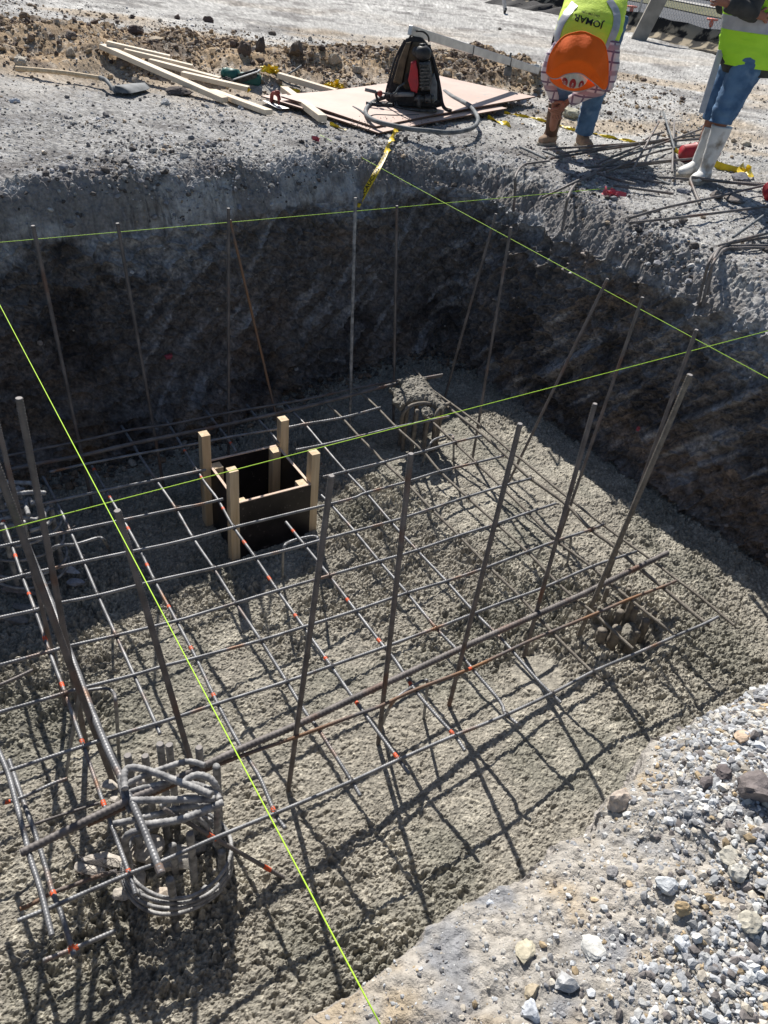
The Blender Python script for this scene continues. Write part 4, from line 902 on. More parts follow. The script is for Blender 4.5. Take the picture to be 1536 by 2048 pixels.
# backpack vibrator
bo = sa(835, 222); Xv = np.array([1, 0, 0.]); Yv = np.array([0, 1., 0])
vb = empty('backpack_vibrator', bo, 'black backpack engine with red shroud and coiled grey hose standing on the pink sheet', 'concrete vibrator')
DB = 9.55 if False else bo[1]+.12
def bp(px, py, dy=0): return aty(px, py, bo[1]+dy)
def slab(pxs, dy0, dy1, m, name, bev=0, parent=vb, smooth=False):
    F_ = [bp(x, y, dy0) for x, y in pxs]; K_ = [bp(x, y, dy0)+[0, dy1-dy0, 0] for x, y in pxs]; n_ = len(pxs)
    cen_ = np.mean(F_, axis=0); cen2 = np.mean(K_, axis=0)
    b = MB(); In = [cen_+(f-cen_)*.9-[0, .0, 0] for f in F_]; In = [p-[0, .012, 0] for p in In]
    V = np.array(In+F_+K_); fs = [list(range(n_))[::-1]]
    for i in range(n_):
        j = (i+1) % n_; fs += [(i, j, n_+j, n_+i), (n_+i, n_+j, 2*n_+j, 2*n_+i)]
    fs.append(list(range(2*n_, 3*n_))); return b.poly(V, fs).build(name, m, parent, smooth)
slab([(772,200),(778,170),(790,130),(803,92),(812,78),(828,73),(845,77),(858,92),(868,130),(878,175),(886,212),(868,217),(790,214)], .10, .18, M_cloth, 'back_panel')
slab([(786,165),(798,120),(812,86),(822,84),(812,125),(803,170)], .04, .10, M_pad, 'shoulder_pad')
slab([(806,170),(815,110),(826,84),(845,84),(856,100),(866,150),(868,185),(850,190),(815,190)], .07, .10, M_pad, 'shoulder_pad')
slab([(776,208),(785,185),(800,180),(860,185),(878,205),(866,214),(800,212)], .0, .10, M_cloth, 'waist_pad')
def ptube(pxs, dys, r, m, name, n=8, step=.01):
    P = [bp(x, y, q) for (x, y), q in zip(pxs, dys)]; return MB().tube(spline(np.array(P), step), r, n).build(name, m, vb, True)
ptube([(810,80),(790,120),(776,170),(768,196),(752,186),(757,205),(762,216)], [.05,.02,.0,-.02,-.05,-.06,-.06], .012, M_cloth, 'strap')
ptube([(857,90),(872,140),(880,180),(884,205),(890,217),(903,222)], [.05,.04,.0,-.03,-.06,-.08], .018, M_cloth, 'strap')
ptube([(818,77),(828,64),(845,63),(856,72),(858,84)], [.12,.12,.12,.12,.12], .009, M_black, 'carry_loop')
# engine
e = MB(); e.ball(bp(846,107,-.06), (.085,.08,.075), 9); e.ball(bp(835,104,-.02), (.06,.06,.05), 8); e.build('air_housing', M_black, vb, True)
MB().tube([bp(845,92,-.05), bp(845,87,-.05)], [.035,.03], 12).build('filler_cap', M_black, vb, True)
slab([(822,125),(832,122),(836,140),(838,170),(834,186),(822,182),(816,160),(820,140)], -.13, -.03, M_red, 'shroud')
slab([(838,125),(860,124),(864,150),(860,180),(842,182)], -.14, -.01, M_engine, 'crankcase')
for q in range(7): slab([(839,130+q*7),(858,129+q*7),(858,132+q*7),(839,133+q*7)], -.165, -.14, M_engine, 'cooling_fin')
e = MB()
c_ = bp(817,158,-.06)
for q in range(8): e.tube([c_+[-.035+q*.009, 0, 0], c_+[-.031+q*.009, 0, 0]], .062-.012*abs(q-4)/4, 16)
e.build('recoil_starter', M_black, vb, True)
slab([(862,152),(868,148),(874,168),(874,200),(866,206),(860,200),(860,170)], -.10, -.03, M_hose, 'tank_side')
e = MB(); c_ = bp(845,200,-.12)
e.tube([bp(828,198,-.12), bp(852,198,-.12)], [.025,.025], 12); e.tube([bp(838,190,-.12), bp(838,215,-.12)], [.028,.022], 10); e.tube([bp(850,197,-.12), bp(862,197,-.12)], [.04,.04], 14); e.tube([bp(862,197,-.12), bp(868,197,-.12)], [.028,.028], 14)
e.build('gear_coupling', M_engine, vb, True)
for P in ([(793,203),(797,214),(815,218),(855,222),(872,222),(866,212),(850,208)], [(790,205),(792,212),(806,217)]):
    ptube(P, [-.03,-.06,-.10,-.14,-.10,.0,.03][:len(P)], .013, M_engine, 'base_tube')
ptube([(730,179),(752,184)], [-.1,-.1], .017, M_hose, 'throttle_grip'); ptube([(752,184),(765,186),(780,188),(790,186),(798,174),(810,166)], [-.1,-.1,-.1,-.1,-.08,-.06], .009, M_hose, 'cable')
ptube([(732,206),(755,208),(785,210)], [-.1,-.1,-.05], .017, M_engine, 'handle'); MB().ball(bp(760,187,-.1), (.028,.03,.03), 7).build('throttle_lever', M_redbrown, vb)
hz = .028
hp = [(889,184),(905,195),(925,205),(941,214),(952,228),(956,241),(948,254),(925,262),(895,265),(860,262),(820,258),(785,251),(757,244),(738,235),(731,224),(737,211),(752,201),(775,193),(800,189),(828,189)]
hh_ = [.02]*14+[.03,.05,.08,.12,.16,.17]
P = []
for i, ((x, y), dz_) in enumerate(zip(hp, hh_)):
    P.append(bp(x, y, -.12) if i >= 18 else sa(x, y, hz if i < 14 else dz_*.6))
P = np.array(P); P = spline(P, .012); tt_ = np.linspace(0, 1, len(P)); rr_ = np.where(tt_ < .17, .030, .0215)
MB().tube(P, rr_, 12).build('hose', M_hose, vb, True)
o = MB().tube(spline(np.array([sa(706, 214, .015), sa(720, 221, .015), sa(734, 231, .015)]), .02), .0125, 8).build('pipe_offcut', M_hose, None, True); tag(o, 'short dark pipe end lying on the pink sheet inside the hose loop', 'pipe')
o = MB().tube(spline(np.array([sa(736, 233, .009), sa(752, 229, .009), sa(790, 230, .009), sa(838, 229, .009)]), .02), .004, 6).build('cable', M_hose, None, True); tag(o, 'thin dark cable lying on the pink sheet below the vibrator', 'cable')
# aluminium screed leaning over the backpack
a0 = bp(818, 70, .05); b0 = gat(1072, 159, .06)
o = plank(a0, b0, .045, .085, M_alu, 'long aluminium straightedge leaning over the backpack with its far end on the ground', 'straightedge', 'straightedge')
d_ = (b0-a0)/np.linalg.norm(b0-a0)
for t_ in (.42, .73): MB().box(a0+(b0-a0)*t_+[0, 0, .035], d_*.008, np.cross(d_, [0, 0, 1])*.026, np.array([0, 0, .048])).build('clip', M_engine, o)
c_ = a0+(b0-a0)*.73; MB().box(c_+[0, 0, -.06], Xv*.045, Yv*.03, Zv*.05, .006).box(c_+[0, 0, .09], Xv*.012, Yv*.012, Zv*.05).build('clamp_foot', M_hose, o)
# shovel
sh_ = gat(270, 187); hb = gat(34, 148, .05); ht = gat(203, 176, .09)
shv = empty('shovel', sh_, 'dusty round shovel with a pale wooden handle lying on the grey ground', 'shovel')
P = spline(np.array([hb, (hb*.5+ht*.5)+[0, 0, .01], ht]), .03); MB().tube(P, np.linspace(.024, .021, len(P)), 10).build('handle', M_wood, shv, True)
sk = gat(232, 193, .03); P2 = spline(np.array([ht, ht*.55+sk*.45+[0, 0, .03], sk]), .015); MB().tube(P2, np.linspace(.024, .016, len(P2)), 10).build('socket', M_hose, shv, True)
tip = gat(292, 180, .03); ax = tip-sk; L = np.linalg.norm(ax); ax /= L; sd = np.cross(ax, Zv); sd /= np.linalg.norm(sd); V = []; nu, nv = 14, 10
for k_ in (0, 1):
    for i in range(nu+1):
        u = i/nu; wd = .13*min(1, (u*7)**.5)*(1-max(0, (u-.55)/.45)**2.2)**.5 if u < 1 else .0
        for j in range(nv+1):
            v = j/nv*2-1; V.append(sk+ax*L*u+sd*wd*v+Zv*(.055*(1-abs(v)**2)*(1-.5*u)-.004*k_+.01))
m_ = nv+1; F = [(i*m_+j, (i+1)*m_+j, (i+1)*m_+j+1, i*m_+j+1) for i in range(nu) for j in range(nv)]; F += [tuple(q+(nu+1)*m_ for q in f[::-1]) for f in F]
MB().add(V, F).build('blade', M_hose, shv, True)
# green power saw
g0 = gat(490, 165); sw = empty('power_saw', g0, 'green circular saw lying on its side beside dark clods, steel base plate up', 'power saw')
def gp(px, py, dy=0): return aty(px, py, g0[1]+dy)
MB().tube([gp(452,148,.05), gp(476,153,.03)], [.065,.07], 14).ball(gp(452,148,.05), (.06,.065,.065), 8).build('motor', M_green, sw, True)
b = MB(); b.box(gp(500,158,.02), Xv*.12, Yv*.06, Zv*.055, .02); b.build('body', M_green, sw)
pa, pb = gp(465,159,-.03), gp(523,140,-.03); d_ = (pb-pa)/np.linalg.norm(pb-pa)
MB().box((pa+pb)/2, d_*.15, Yv*.09, np.cross(d_, Yv)*.006, .002).build('base_plate', M_alu, sw); MB().box((pa+pb)/2+[0, 0, -.03], d_*.12, Yv*.015, Zv*.03, .004).build('blade_guard', M_engine, sw)
MB().tube([pa+d_*.08+[0, 0, .02], pa+d_*.30+[0, 0, .02]], .012, 8).build('rip_fence', M_black, sw, True)
# trowel
t0 = gat(555, 222, .035); tr = empty('trowel', t0, 'steel finishing trowel with worn red handle beside the pale timber', 'trowel')
ta, tb = gat(532,208,.04), gat(572,226,.03); d_ = (tb-ta)/np.linalg.norm(tb-ta); s_ = np.cross(d_, Zv); s_ /= np.linalg.norm(s_)
MB().box((ta+tb)/2, d_*.17, s_*.06, np.cross(s_, d_)*.0015).build('blade', M_alu, tr)
mid = (ta+tb)/2; P = spline(np.array([mid-d_*.09+Zv*.005, mid-d_*.085+Zv*.07, mid-d_*.03+Zv*.10, mid+d_*.05+Zv*.09, mid+d_*.07+Zv*.055]), .01); MB().tube(P, .019, 10).build('handle', M_redbrown, tr, True)
MB().tube([mid+d_*.06+Zv*.01, mid+d_*.065+Zv*.075], [.012,.01], 8).ball(mid+d_*.03+Zv*.115, (.03,.025,.025), 7).build('shank', M_redbrown, tr, True)
# steel stirrup ends near the timber
for px_, lab in (([(668,201),(690,205),(702,201),(698,194),(678,193),(664,194)], 'thin bent wire stirrup sticking out by the yellow tape knot'), ([(548,157),(560,168),(575,178),(600,185)], 'thin rod lying behind the marked timber'), ([(573,160),(590,150),(602,141)], 'thin grey rod leaning up from behind the marked timber')):
    tag(make_bar(spline(np.array([gat(x, y, .05) for x, y in px_]), .02), .009, M_hose, .03), lab, 'rod')
# yellow tape
def ribbon(P, wd, m, parent=None, name='tape', tw=0., n=60, up=None, t0=0.):
    P, s = resample(spline(np.asarray(P, float), .01), .012); T, N, Bn = frames(P); k = len(P); a = t0+tw*s
    w_ = np.cos(a)[:, None]*N+np.sin(a)[:, None]*Bn; wv = wd if np.ndim(wd) else np.full(k, wd)
    nn = np.cross(T, w_); cr = np.linspace(-1, 1, 5); V = []
    for q in cr: V.append(P+w_*wv[:, None]/2*q+nn*(.006*(1-q*q)+.003*np.sin(s*60+q*3))[:, None])
    V = np.stack(V, 1).reshape(-1, 3); V2 = V-np.repeat(nn, 5, axis=0)*.0006
    i = np.arange(k-1)[:, None]; j = np.arange(4)[None]; F = np.stack([i*5+j, i*5+j+1, (i+1)*5+j+1, (i+1)*5+j], -1).reshape(-1, 4)
    b = MB(); b.add(V, F); b.add(V2, F[:, ::-1]); return b.build(name, m, parent, True), (P, T, w_, nn, s)
def knot(px, py, dz, R, label, n=9):
    p = gat(px, py, dz); e_ = empty('tape_knot', p, label, 'tape', 'knots of yellow tape')
    for q in range(n):
        t = rng.normal(size=(5, 3))*R*[1.2, 1, .6]; t[:, 2] = np.abs(t[:, 2]); ribbon(p+t, .03, M_yellow, e_, 'tape_loop', tw=25)
knot(546, 157, .06, .05, 'bunched yellow tape at the far end of the marked timber'); knot(664, 185, .06, .045, 'bunched yellow tape beside the thin wire stirrup', 8)
knot(496, 193, .05, .018, 'scrap of yellow tape on the end of the nearest crossing timber', 3)
def ctext(txt, size, ext=.0004):
    cu = bpy.data.curves.new('lettering', 'FONT'); cu.body = txt; cu.size = size; cu.align_x = 'CENTER'; cu.align_y = 'CENTER'; cu.offset = size*.02; cu.resolution_u = 2
    o = bpy.data.objects.new('lettering_curve', cu); COL.objects.link(o); bpy.context.view_layer.update(); dg = bpy.context.evaluated_depsgraph_get()
    me = bpy.data.meshes.new_from_object(o.evaluated_get(dg)); COL.objects.unlink(o); bpy.data.objects.remove(o); bpy.data.curves.remove(cu)
    V = np.array([v.co[:] for v in me.vertices]); F = [list(p.vertices) for p in me.polygons]; bpy.data.meshes.remove(me); return V, F
def lettering_on(V, F, fn, m, parent, name='lettering'):
    b = MB(); b.poly(np.array([fn(v) for v in V]), F); return b.build(name, m, parent)
# hanging tape over the rim
A1 = gat(793,268,.05); A2 = surf(774,304,.10); A3 = surf(752,345,.16); Y0 = min(A3[1], A2[1]-.05); A3 = aty(752, 345, Y0)
A4 = aty(733,378,Y0-.06); A5 = aty(714,413,Y0-.12)
o1, _ = ribbon([A1, A1*.5+A2*.5, A2], .055, M_yellow, None, 'warning_tape', tw=9, t0=.4)
tag(o1, 'yellow warning tape hanging over the rim into the pit, twisted at its top', 'tape')
P = spline(np.array([A2, A3, A4, A5]), .012); P, s = resample(P, .012); T, N, Bn = frames(P); vd = P-np.array([0, 0, CAMZ]); vd /= np.linalg.norm(vd, axis=1)[:, None]
W_ = np.cross(T, vd+np.array([.35, 0, 0])); W_ /= np.linalg.norm(W_, axis=1)[:, None]; Nn = np.cross(T, W_); Nn *= -np.sign((Nn*vd).sum(1))[:, None]
wd = .047*(1-.35*np.exp(-s/.08)); V = np.stack([P+W_*wd[:, None]/2*q+Nn*(.004*(1-q*q)) for q in (-1, -.5, 0, .5, 1)], 1).reshape(-1, 3); k = len(P); print('tape', P[0], P[-1])
i = np.arange(k-1)[:, None]; j = np.arange(4)[None]; F = np.stack([i*5+j, i*5+j+1, (i+1)*5+j+1, (i+1)*5+j], -1).reshape(-1, 4)
b = MB(); b.add(V, F); b.add(V-np.repeat(Nn, 5, 0)*.0005, F[:, ::-1]); ot = b.build('tape_length', M_yellow, o1, True)
TV, TF = ctext('PRECAUCION  CUIDADO', .043)
Ltot = s[-1]; tw_ = TV[:, 0].max()-TV[:, 0].min()
sgn = 1.0
def ontape(v):
    u = Ltot-.03-(v[0]-TV[:, 0].min())*(Ltot-.05)/tw_                # reads upwards from the hanging end
    f = np.interp(u, s, np.arange(k)); i0 = int(min(k-2, f)); a = f-i0; lerp = lambda A: A[i0]*(1-a)+A[i0+1]*a
    return lerp(P)+lerp(W_)*(v[1]*sgn)+lerp(Nn)*.0075
# letters stand with their feet away from the left edge of the tape
if (W_[k//2]@RT) > 0: sgn = -1.0
lettering_on(TV, TF, ontape, M_ink, ot)
def gtape(pxs, wd, tw, label, dz=.015): 
    o, r_ = ribbon([gat(x, y, dz) for x, y in pxs], wd, M_yellow, None, 'warning_tape', tw=tw); return tag(o, label, 'tape', 'yellow tape on the ground'), r_
gtape([(975,238),(990,243),(1005,248),(1020,255)], .06, 9, 'crumpled yellow tape lying in front of the sheet corner')
gtape([(1008,228),(1040,234),(1075,241),(1110,251),(1150,263),(1200,273),(1240,281),(1288,291)], .035, 14, 'long twisted yellow tape running behind the bending worker')
gtape([(1345,302),(1355,308),(1364,313)], .06, 3, 'yellow tape end between the pile of bars and the red cup')
gtape([(600,188),(575,182),(560,172)], .05, 6, 'yellow tape half hidden under the marked timber')
gtape([(660,251),(672,255),(690,262)], .04, 6, 'yellow tape scrap under the front edge of the sheets')
tpo, (TP, TT, TW, TN, TS) = gtape([(1428,334),(1450,341),(1475,347),(1492,352)], .075, 0, 'printed yellow warning tape lying right of the white boots', .02)
P = [gat(1490,345,.04), gat(1500,352,.05), gat(1496,358,.04), gat(1478,352,.04), gat(1486,342,.05)]; ribbon(P, .07, M_yellow, tpo, 'tape_fold', tw=4)
TV2, TF2 = ctext('CUIDADO', .062)
k2 = len(TP); L2_ = TS[-1]; w2 = TV2[:, 0].max()-TV2[:, 0].min(); flipn = 1 if TN[k2//2][2] > 0 else -1
wy = TW[k2//2]; sg2 = 1 if wy[1] > 0 else -1
def ont2(v):
    u = .03+(v[0]-TV2[:, 0].min())*.30/w2; f = np.interp(u, TS, np.arange(k2)); i0 = int(min(k2-2, f)); a = f-i0; le = lambda A: A[i0]*(1-a)+A[i0+1]*a
    return le(TP)+le(TW)*v[1]*sg2+np.array([0, 0, .013])
lettering_on(TV2, TF2, ont2, M_ink, tpo)

# ---------------------------------------------------------------- loose bars on the right rim
PG = 'loose bars dropped on the right rim'
def loose(pxs, dz, label, r=.0095, m=M_darksteel):
    zs = dz if isinstance(dz, (list, tuple)) else [dz]*len(pxs); P = np.array([gat(x, y, q) for (x, y), q in zip(pxs, zs)])
    if len(P) == 2:                                                    # a straight rigid bar rests on the high spots
        pass
    P = spline(P, .02) if len(P) > 2 else P; return tag(make_bar(P, r, m, .02), label, 'rebar', PG)
LO = [([(1084,310),(1399,288)], .05, 'straight loose bar, farthest of those running left to right by the boots'),
 ([(1115,323),(1400,283)], .07, 'straight loose bar just in front of the farthest left-to-right one'),
 ([(1100,326),(1260,300),(1400,284)], .04, 'loose bar pressed close under the two farthest ones'),
 ([(1168,349),(1391,330)], .06, 'loose bar pointing at the red cup'),
 ([(1180,352),(1290,338),(1345,331)], .04, 'loose bar just in front of the one pointing at the red cup'),
 ([(1082,408),(1130,385),(1185,357),(1262,314)], .05, 'long loose bar crossing over the rim from the pile down left'),
 ([(1189,345),(1275,309)], .08, 'short slanting loose bar in the middle of the pile'),
 ([(1200,351),(1300,315),(1400,276)], .10, 'loose bar slanting up to the right on top of the pile'),
 ([(1210,356),(1298,318),(1392,297)], .05, 'loose bar slanting to the right boot under the top one'),
 ([(1260,362),(1269,343),(1313,261)], .09, 'bent loose bar sticking up steeply, left of the two steep ones'),
 ([(1275,300),(1300,282),(1325,274)], .05, 'short loose bar behind the steep bent one'),
 ([(1321,244),(1334,290),(1342,322)], .11, 'pale steep loose bar leaning on the pile'),
 ([(1344,257),(1338,366)], .09, 'steep loose bar nearest to the red cup'),
 ([(1038,303),(1065,315),(1090,327)], .04, 'short grey bar end at the left of the pile'),
 ([(1084,311),(1122,326)], .04, 'short grey bar end right beside the leftmost one'),
 ([(1189,353),(1230,366),(1269,375)], .03, 'dark loose bar in the shade pointing right, near the pit edge'),
 ([(1225,378),(1280,386),(1345,395)], .03, 'dark loose bar beside the pink ribbon'),
 ([(1258,362),(1332,374)], .03, 'short dark loose bar under the bent steep one'),
 ([(1307,366),(1336,378)], .04, 'short pale bar end in front of the red cup'),
 ([(1313,366),(1376,370),(1450,375),(1560,382)], .05, 'long loose bar passing right below the white boots'),
 ([(1398,413),(1386,392),(1376,374),(1390,372),(1440,377),(1560,386)], [.02,.04,.07,.07,.06,.05], 'hooked bar with ridged end below the white boots'),
 ([(1255,452),(1330,430),(1420,410),(1560,376)], .06, 'upper one of two bars meeting in a point on the rim'),
 ([(1255,459),(1330,451),(1412,441),(1560,421)], .05, 'lower one of two bars meeting in a point on the rim'),
 ([(1459,494),(1560,420)], .07, 'pale bar slanting steeply to the right edge of the picture'),
 ([(1433,505),(1470,495),(1560,472)], .05, 'bar just above the bent-down ones at the right edge'),
 ([(1062,442),(1075,400),(1094,360)], .02, 'short bar standing against the rim below the bending worker')]
for k_, (p_, dz_, lab) in enumerate(LO):
    if k_ == len(LO)-1: continue
    loose(p_, dz_, lab, .0095 if k_ not in (20,) else .0115, M_hose if 'pale' in lab or 'grey' in lab else M_darksteel)
def hang(top, down, label, r=.0095):
    P = [gat(x, y, .035) for x, y in top]; q = P[0]
    P0 = [surf(x, y, .05) for x, y in down]; ym = min([p_[1] for p_ in P0]+[q[1]-.04]); P0 = [aty(x, y, ym+.02*i_) for i_, (x, y) in enumerate(down)]; P = np.array(P0+P); tag(make_bar(spline(P, .015), r, M_darksteel, .02), label, 'rebar', 'bars bent down over the rim')
hang([(1046,338),(1065,334),(1097,330)], [(1027,423),(1030,385),(1032,350)], 'bar bent down over the rim at the left of the pile')
hang([(1148,379),(1165,367),(1190,355)], [(1124,462),(1131,420),(1138,390)], 'bar bent down over the rim below the middle of the pile')
hang([(1442,503),(1470,501),(1500,500),(1570,502)], [(1415,590),(1422,545),(1430,512)], 'bar bent down over the rim at the right edge, top one of three')
hang([(1447,508),(1475,506),(1500,505),(1570,507)], [(1405,612),(1416,560),(1430,520)], 'bar bent down over the rim at the right edge, middle one of three')
hang([(1434,509),(1450,500),(1480,492),(1570,478)], [(1396,608),(1408,560),(1420,520)], 'bar bent down over the rim at the right edge, left one of three')
# cups
def cup(px, py, r, L, dirv_, label):
    p = gat(px, py, r*.9); d = np.array(dirv_, float); d /= np.linalg.norm(d); e_ = empty('red_cup', p-[0, 0, r], label, 'cup')
    t_ = np.array([[-.5, .80], [-.49, .86], [.30, .98], [.32, 1.06], [.42, 1.06], [.43, 1.0], [.5, 1.0]]); P = p+d*(t_[:, :1]*L)
    MB().tube(P, t_[:, 1]*r, 20, cap=False).tube([P[0], P[0]+d*.002], [r*.8, r*.8], 20).tube([P[-1], p+d*L*.49], [r, r*.93], 20, False).tube([p+d*L*.49, p+d*L*-.45], [r*.93, r*.75], 20, False).build('cup', M_red, e_, True)
    MB().tube([p+d*L*-.44, p+d*L*-.43], [r*.76, r*.76], 20).build('bottom', M_redbrown, e_, True)
cup(1374, 322, .085, .16, (1, .3, .1), 'red plastic cup lying on its side beside the white boots'); cup(1537, 398, .07, .14, (.3, 1, .1), 'red plastic cup cut off by the right edge of the picture')
def rag(px, py, label, R=.05, n=6, grp='pink ribbons', p=None):
    p = gat(px, py, .015) if p is None else p; e_ = empty('pink_ribbon', p, label, 'ribbon', grp)
    for q in range(n):
        t = np.cumsum(rng.normal(size=(4, 3))*R*[.8, .8, .3], axis=0); t -= t.mean(0); t[:, 2] = np.abs(t[:, 2]); ribbon(p+t, .035, M_ribbon, e_, 'ribbon_fold', tw=12)
rag(1222, 393, 'pink ribbon bunched where the lime string ends on the right rim', .06, 9); rag(632, 283, 'small pink ribbon where the lime string starts in front of the sheets', .018, 4)
rag(1432, 310, 'scrap of pink ribbon on the ground behind the white boots', .03, 3)
def wallpt(px, py):
    d = ray(px, py); h = bvw.ray_cast(Vector((0, 0, CAMZ)), Vector(d).normalized()); return np.array(h[0]) if h[0] else at(px, py, .8)
rag(335, 710, 'pink ribbon stuck in the back wall', .02, 4, p=wallpt(335, 710)+np.array([.02, -.03, 0])); rag(1283, 856, 'pink ribbon stuck in the right wall', .016, 3, p=wallpt(1283, 856)+np.array([-.03, -.02, 0]))

# ---------------------------------------------------------------- single stones one can point to
SG = 'boulders and clods on the far ground'
for px, py, w_, h_, col, lab in [
 (668,127,.22,.15,(.40,.34,.27),'rounded tan stone behind the pink sheets'), (714,145,.17,.11,(.36,.31,.25),'flat tan stone just right of the rounded one behind the sheets'),
 (522,103,.20,.22,(.09,.075,.07),'tall dark clod behind the green saw'), (487,108,.20,.18,(.11,.085,.075),'dark clod left of the tall one behind the saw'),
 (592,108,.26,.20,(.12,.10,.085),'big dark clod between the saw and the tan stone'), (545,70,.16,.09,(.12,.10,.09),'dark clod standing alone behind the berm crest'),
 (44,130,.22,.12,(.42,.38,.32),'pale stone at the far left by the shovel handle'), (143,112,.17,.12,(.40,.34,.27),'tan stone on the left part of the berm'),
 (142,78,.17,.11,(.13,.11,.10),'dark clod above the tan stone on the left'), (318,86,.30,.09,(.36,.30,.23),'long flat tan stone in the middle of the berm'),
 (415,44,.20,.12,(.11,.08,.07),'dark reddish clod on the far crest of the berm'), (355,38,.16,.10,(.12,.09,.08),'dark clod on the crest left of the reddish one'),
 (272,68,.20,.13,(.09,.07,.065),'black clod near the top of the long timber'), (252,80,.12,.07,(.40,.34,.26),'pale stone beside the black clod by the long timber'),
 (265,37,.12,.09,(.10,.08,.075),'small dark clod at the left of the berm crest'), (360,190,.28,.10,(.10,.085,.08),'dark clod propping up the long timber'),
 (245,135,.20,.12,(.16,.13,.11),'brown clod under the far end of the long timber'), (330,208,.12,.07,(.42,.42,.42),'pale stone in front of the long timber'),
 (452,168,.16,.10,(.08,.07,.065),'dark clod in front of the green saw'), (483,218,.10,.05,(.42,.43,.45),'grey stone left of the trowel'),
 (30,205,.10,.05,(.48,.50,.54),'small blue-grey stone at the left edge'), (1140,233,.33,.14,(.40,.38,.30),'rounded grey-yellow rock behind the legs of the bending worker'),
 (1068,140,.26,.12,(.52,.50,.46),'white rock left of the bending worker'), (1000,60,.10,.07,(.2,.18,.16),'small dark stone far behind the backpack'),
 (1490,290,.14,.07,(.42,.38,.32),'pale stone behind the yellow tape on the right'), (1468,285,.08,.06,(.3,.25,.2),'small brown stone behind the yellow tape'),
 (1480,360,.22,.09,(.16,.16,.18),'dark slab of clay right of the white boots'), (1432,395,.18,.08,(.17,.15,.14),'dark clay clod below the white boots'),
 (1465,402,.22,.08,(.20,.18,.17),'flat clay slab under the bar below the white boots'), (1365,385,.14,.05,(.24,.24,.26),'small grey clod at the toe of the boots'),
 (1160,325,.10,.05,(.42,.43,.45),'pale stone in the middle of the pile of bars')]:
    p = gat(px, py); rock(px, py, w_, h_, col, lab, group=SG, ang=rng.uniform(0, 3))
NG = 'larger stones on the near bank'
for px, py, w_, h_, col, lab, an in [
 (1240,1607,.085,.085,(.40,.34,.29),'angular tan rock standing on the edge of the near bank',.5), (1512,1590,.11,.09,(.19,.165,.16),'big dark rough rock at the right edge of the near bank',0),
 (1484,1477,.06,.022,(.50,.38,.28),'flat sandy stone at the upper right of the near bank',.3), (1446,1552,.06,.045,(.14,.12,.12),'dark clod left of the big dark rock',1),
 (1410,1570,.05,.04,(.16,.14,.14),'smaller dark clod left of the others on the near bank',1), (1455,1505,.045,.03,(.40,.42,.45),'blue-grey stone below the flat sandy one',.4),
 (1460,1715,.06,.035,(.52,.49,.42),'cream stone in the gravel at the right',.7), (1475,1745,.06,.04,(.50,.48,.43),'cream stone just below the other cream one',1.2),
 (1335,1772,.06,.03,(.50,.52,.54),'flat pale grey stone in the middle of the gravel',2.6), (1365,1822,.045,.035,(.40,.30,.18),'ochre clod beside pale gravel',.3),
 (1362,1888,.045,.026,(.52,.54,.57),'pointed pale stone below the ochre clod',2.4), (1185,1900,.07,.02,(.55,.54,.51),'white slab half buried in the near bank',1.9),
 (1050,1905,.06,.012,(.50,.45,.34),'yellowish flake lying on the dusty bank',.6), (1130,1970,.06,.05,(.44,.44,.44),'rough grey lump at the bottom of the near bank',.2),
 (1062,1985,.045,.03,(.40,.34,.25),'ochre stone left of the rough grey lump',1), (1060,2025,.05,.035,(.46,.48,.52),'blue-grey stone at the bottom edge below the ochre one',2),
 (1500,1850,.06,.04,(.46,.43,.36),'sandy stone at the right edge of the gravel',.1), (1225,1745,.035,.02,(.30,.29,.29),'small grey stone alone on the dusty bank',.2),
 (980,1807,.022,.014,(.52,.55,.60),'small pale stone near the edge of the near bank',.2), (1530,1665,.06,.04,(.38,.36,.34),'grey rock cut off by the right edge of the picture',.2)]:
    o = rock(px, py, w_, h_, col, lab, th_=.8, group=NG, ang=an, sink=.3)

# ---------------------------------------------------------------- people
def skin_mesh(name, nodes, edges, m, parent=None, sub=2, root=0):
    """nodes: list of (point, radius or (rx, ry))"""
    me = bpy.data.meshes.new(name+'_bones'); me.from_pydata([tuple(map(float, n[0])) for n in nodes], edges, []); o = bpy.data.objects.new(name+'_bones', me); COL.objects.link(o)
    md = o.modifiers.new('s', 'SKIN'); md.use_smooth_shade = True
    sk = me.skin_vertices[0].data
    for i, n in enumerate(nodes): r = n[1] if isinstance(n[1], tuple) else (n[1], n[1]); sk[i].radius = r
    sk[root].use_root = True
    sb = o.modifiers.new('b', 'SUBSURF'); sb.levels = sub; sb.render_levels = sub
    bpy.context.view_layer.update(); dg = bpy.context.evaluated_depsgraph_get(); r = bpy.data.meshes.new_from_object(o.evaluated_get(dg)); r.name = name
    COL.objects.unlink(o); bpy.data.objects.remove(o); r.materials.clear(); r.materials.append(m)
    for p in r.polygons: p.use_smooth = True
    return obj(name, r, parent)
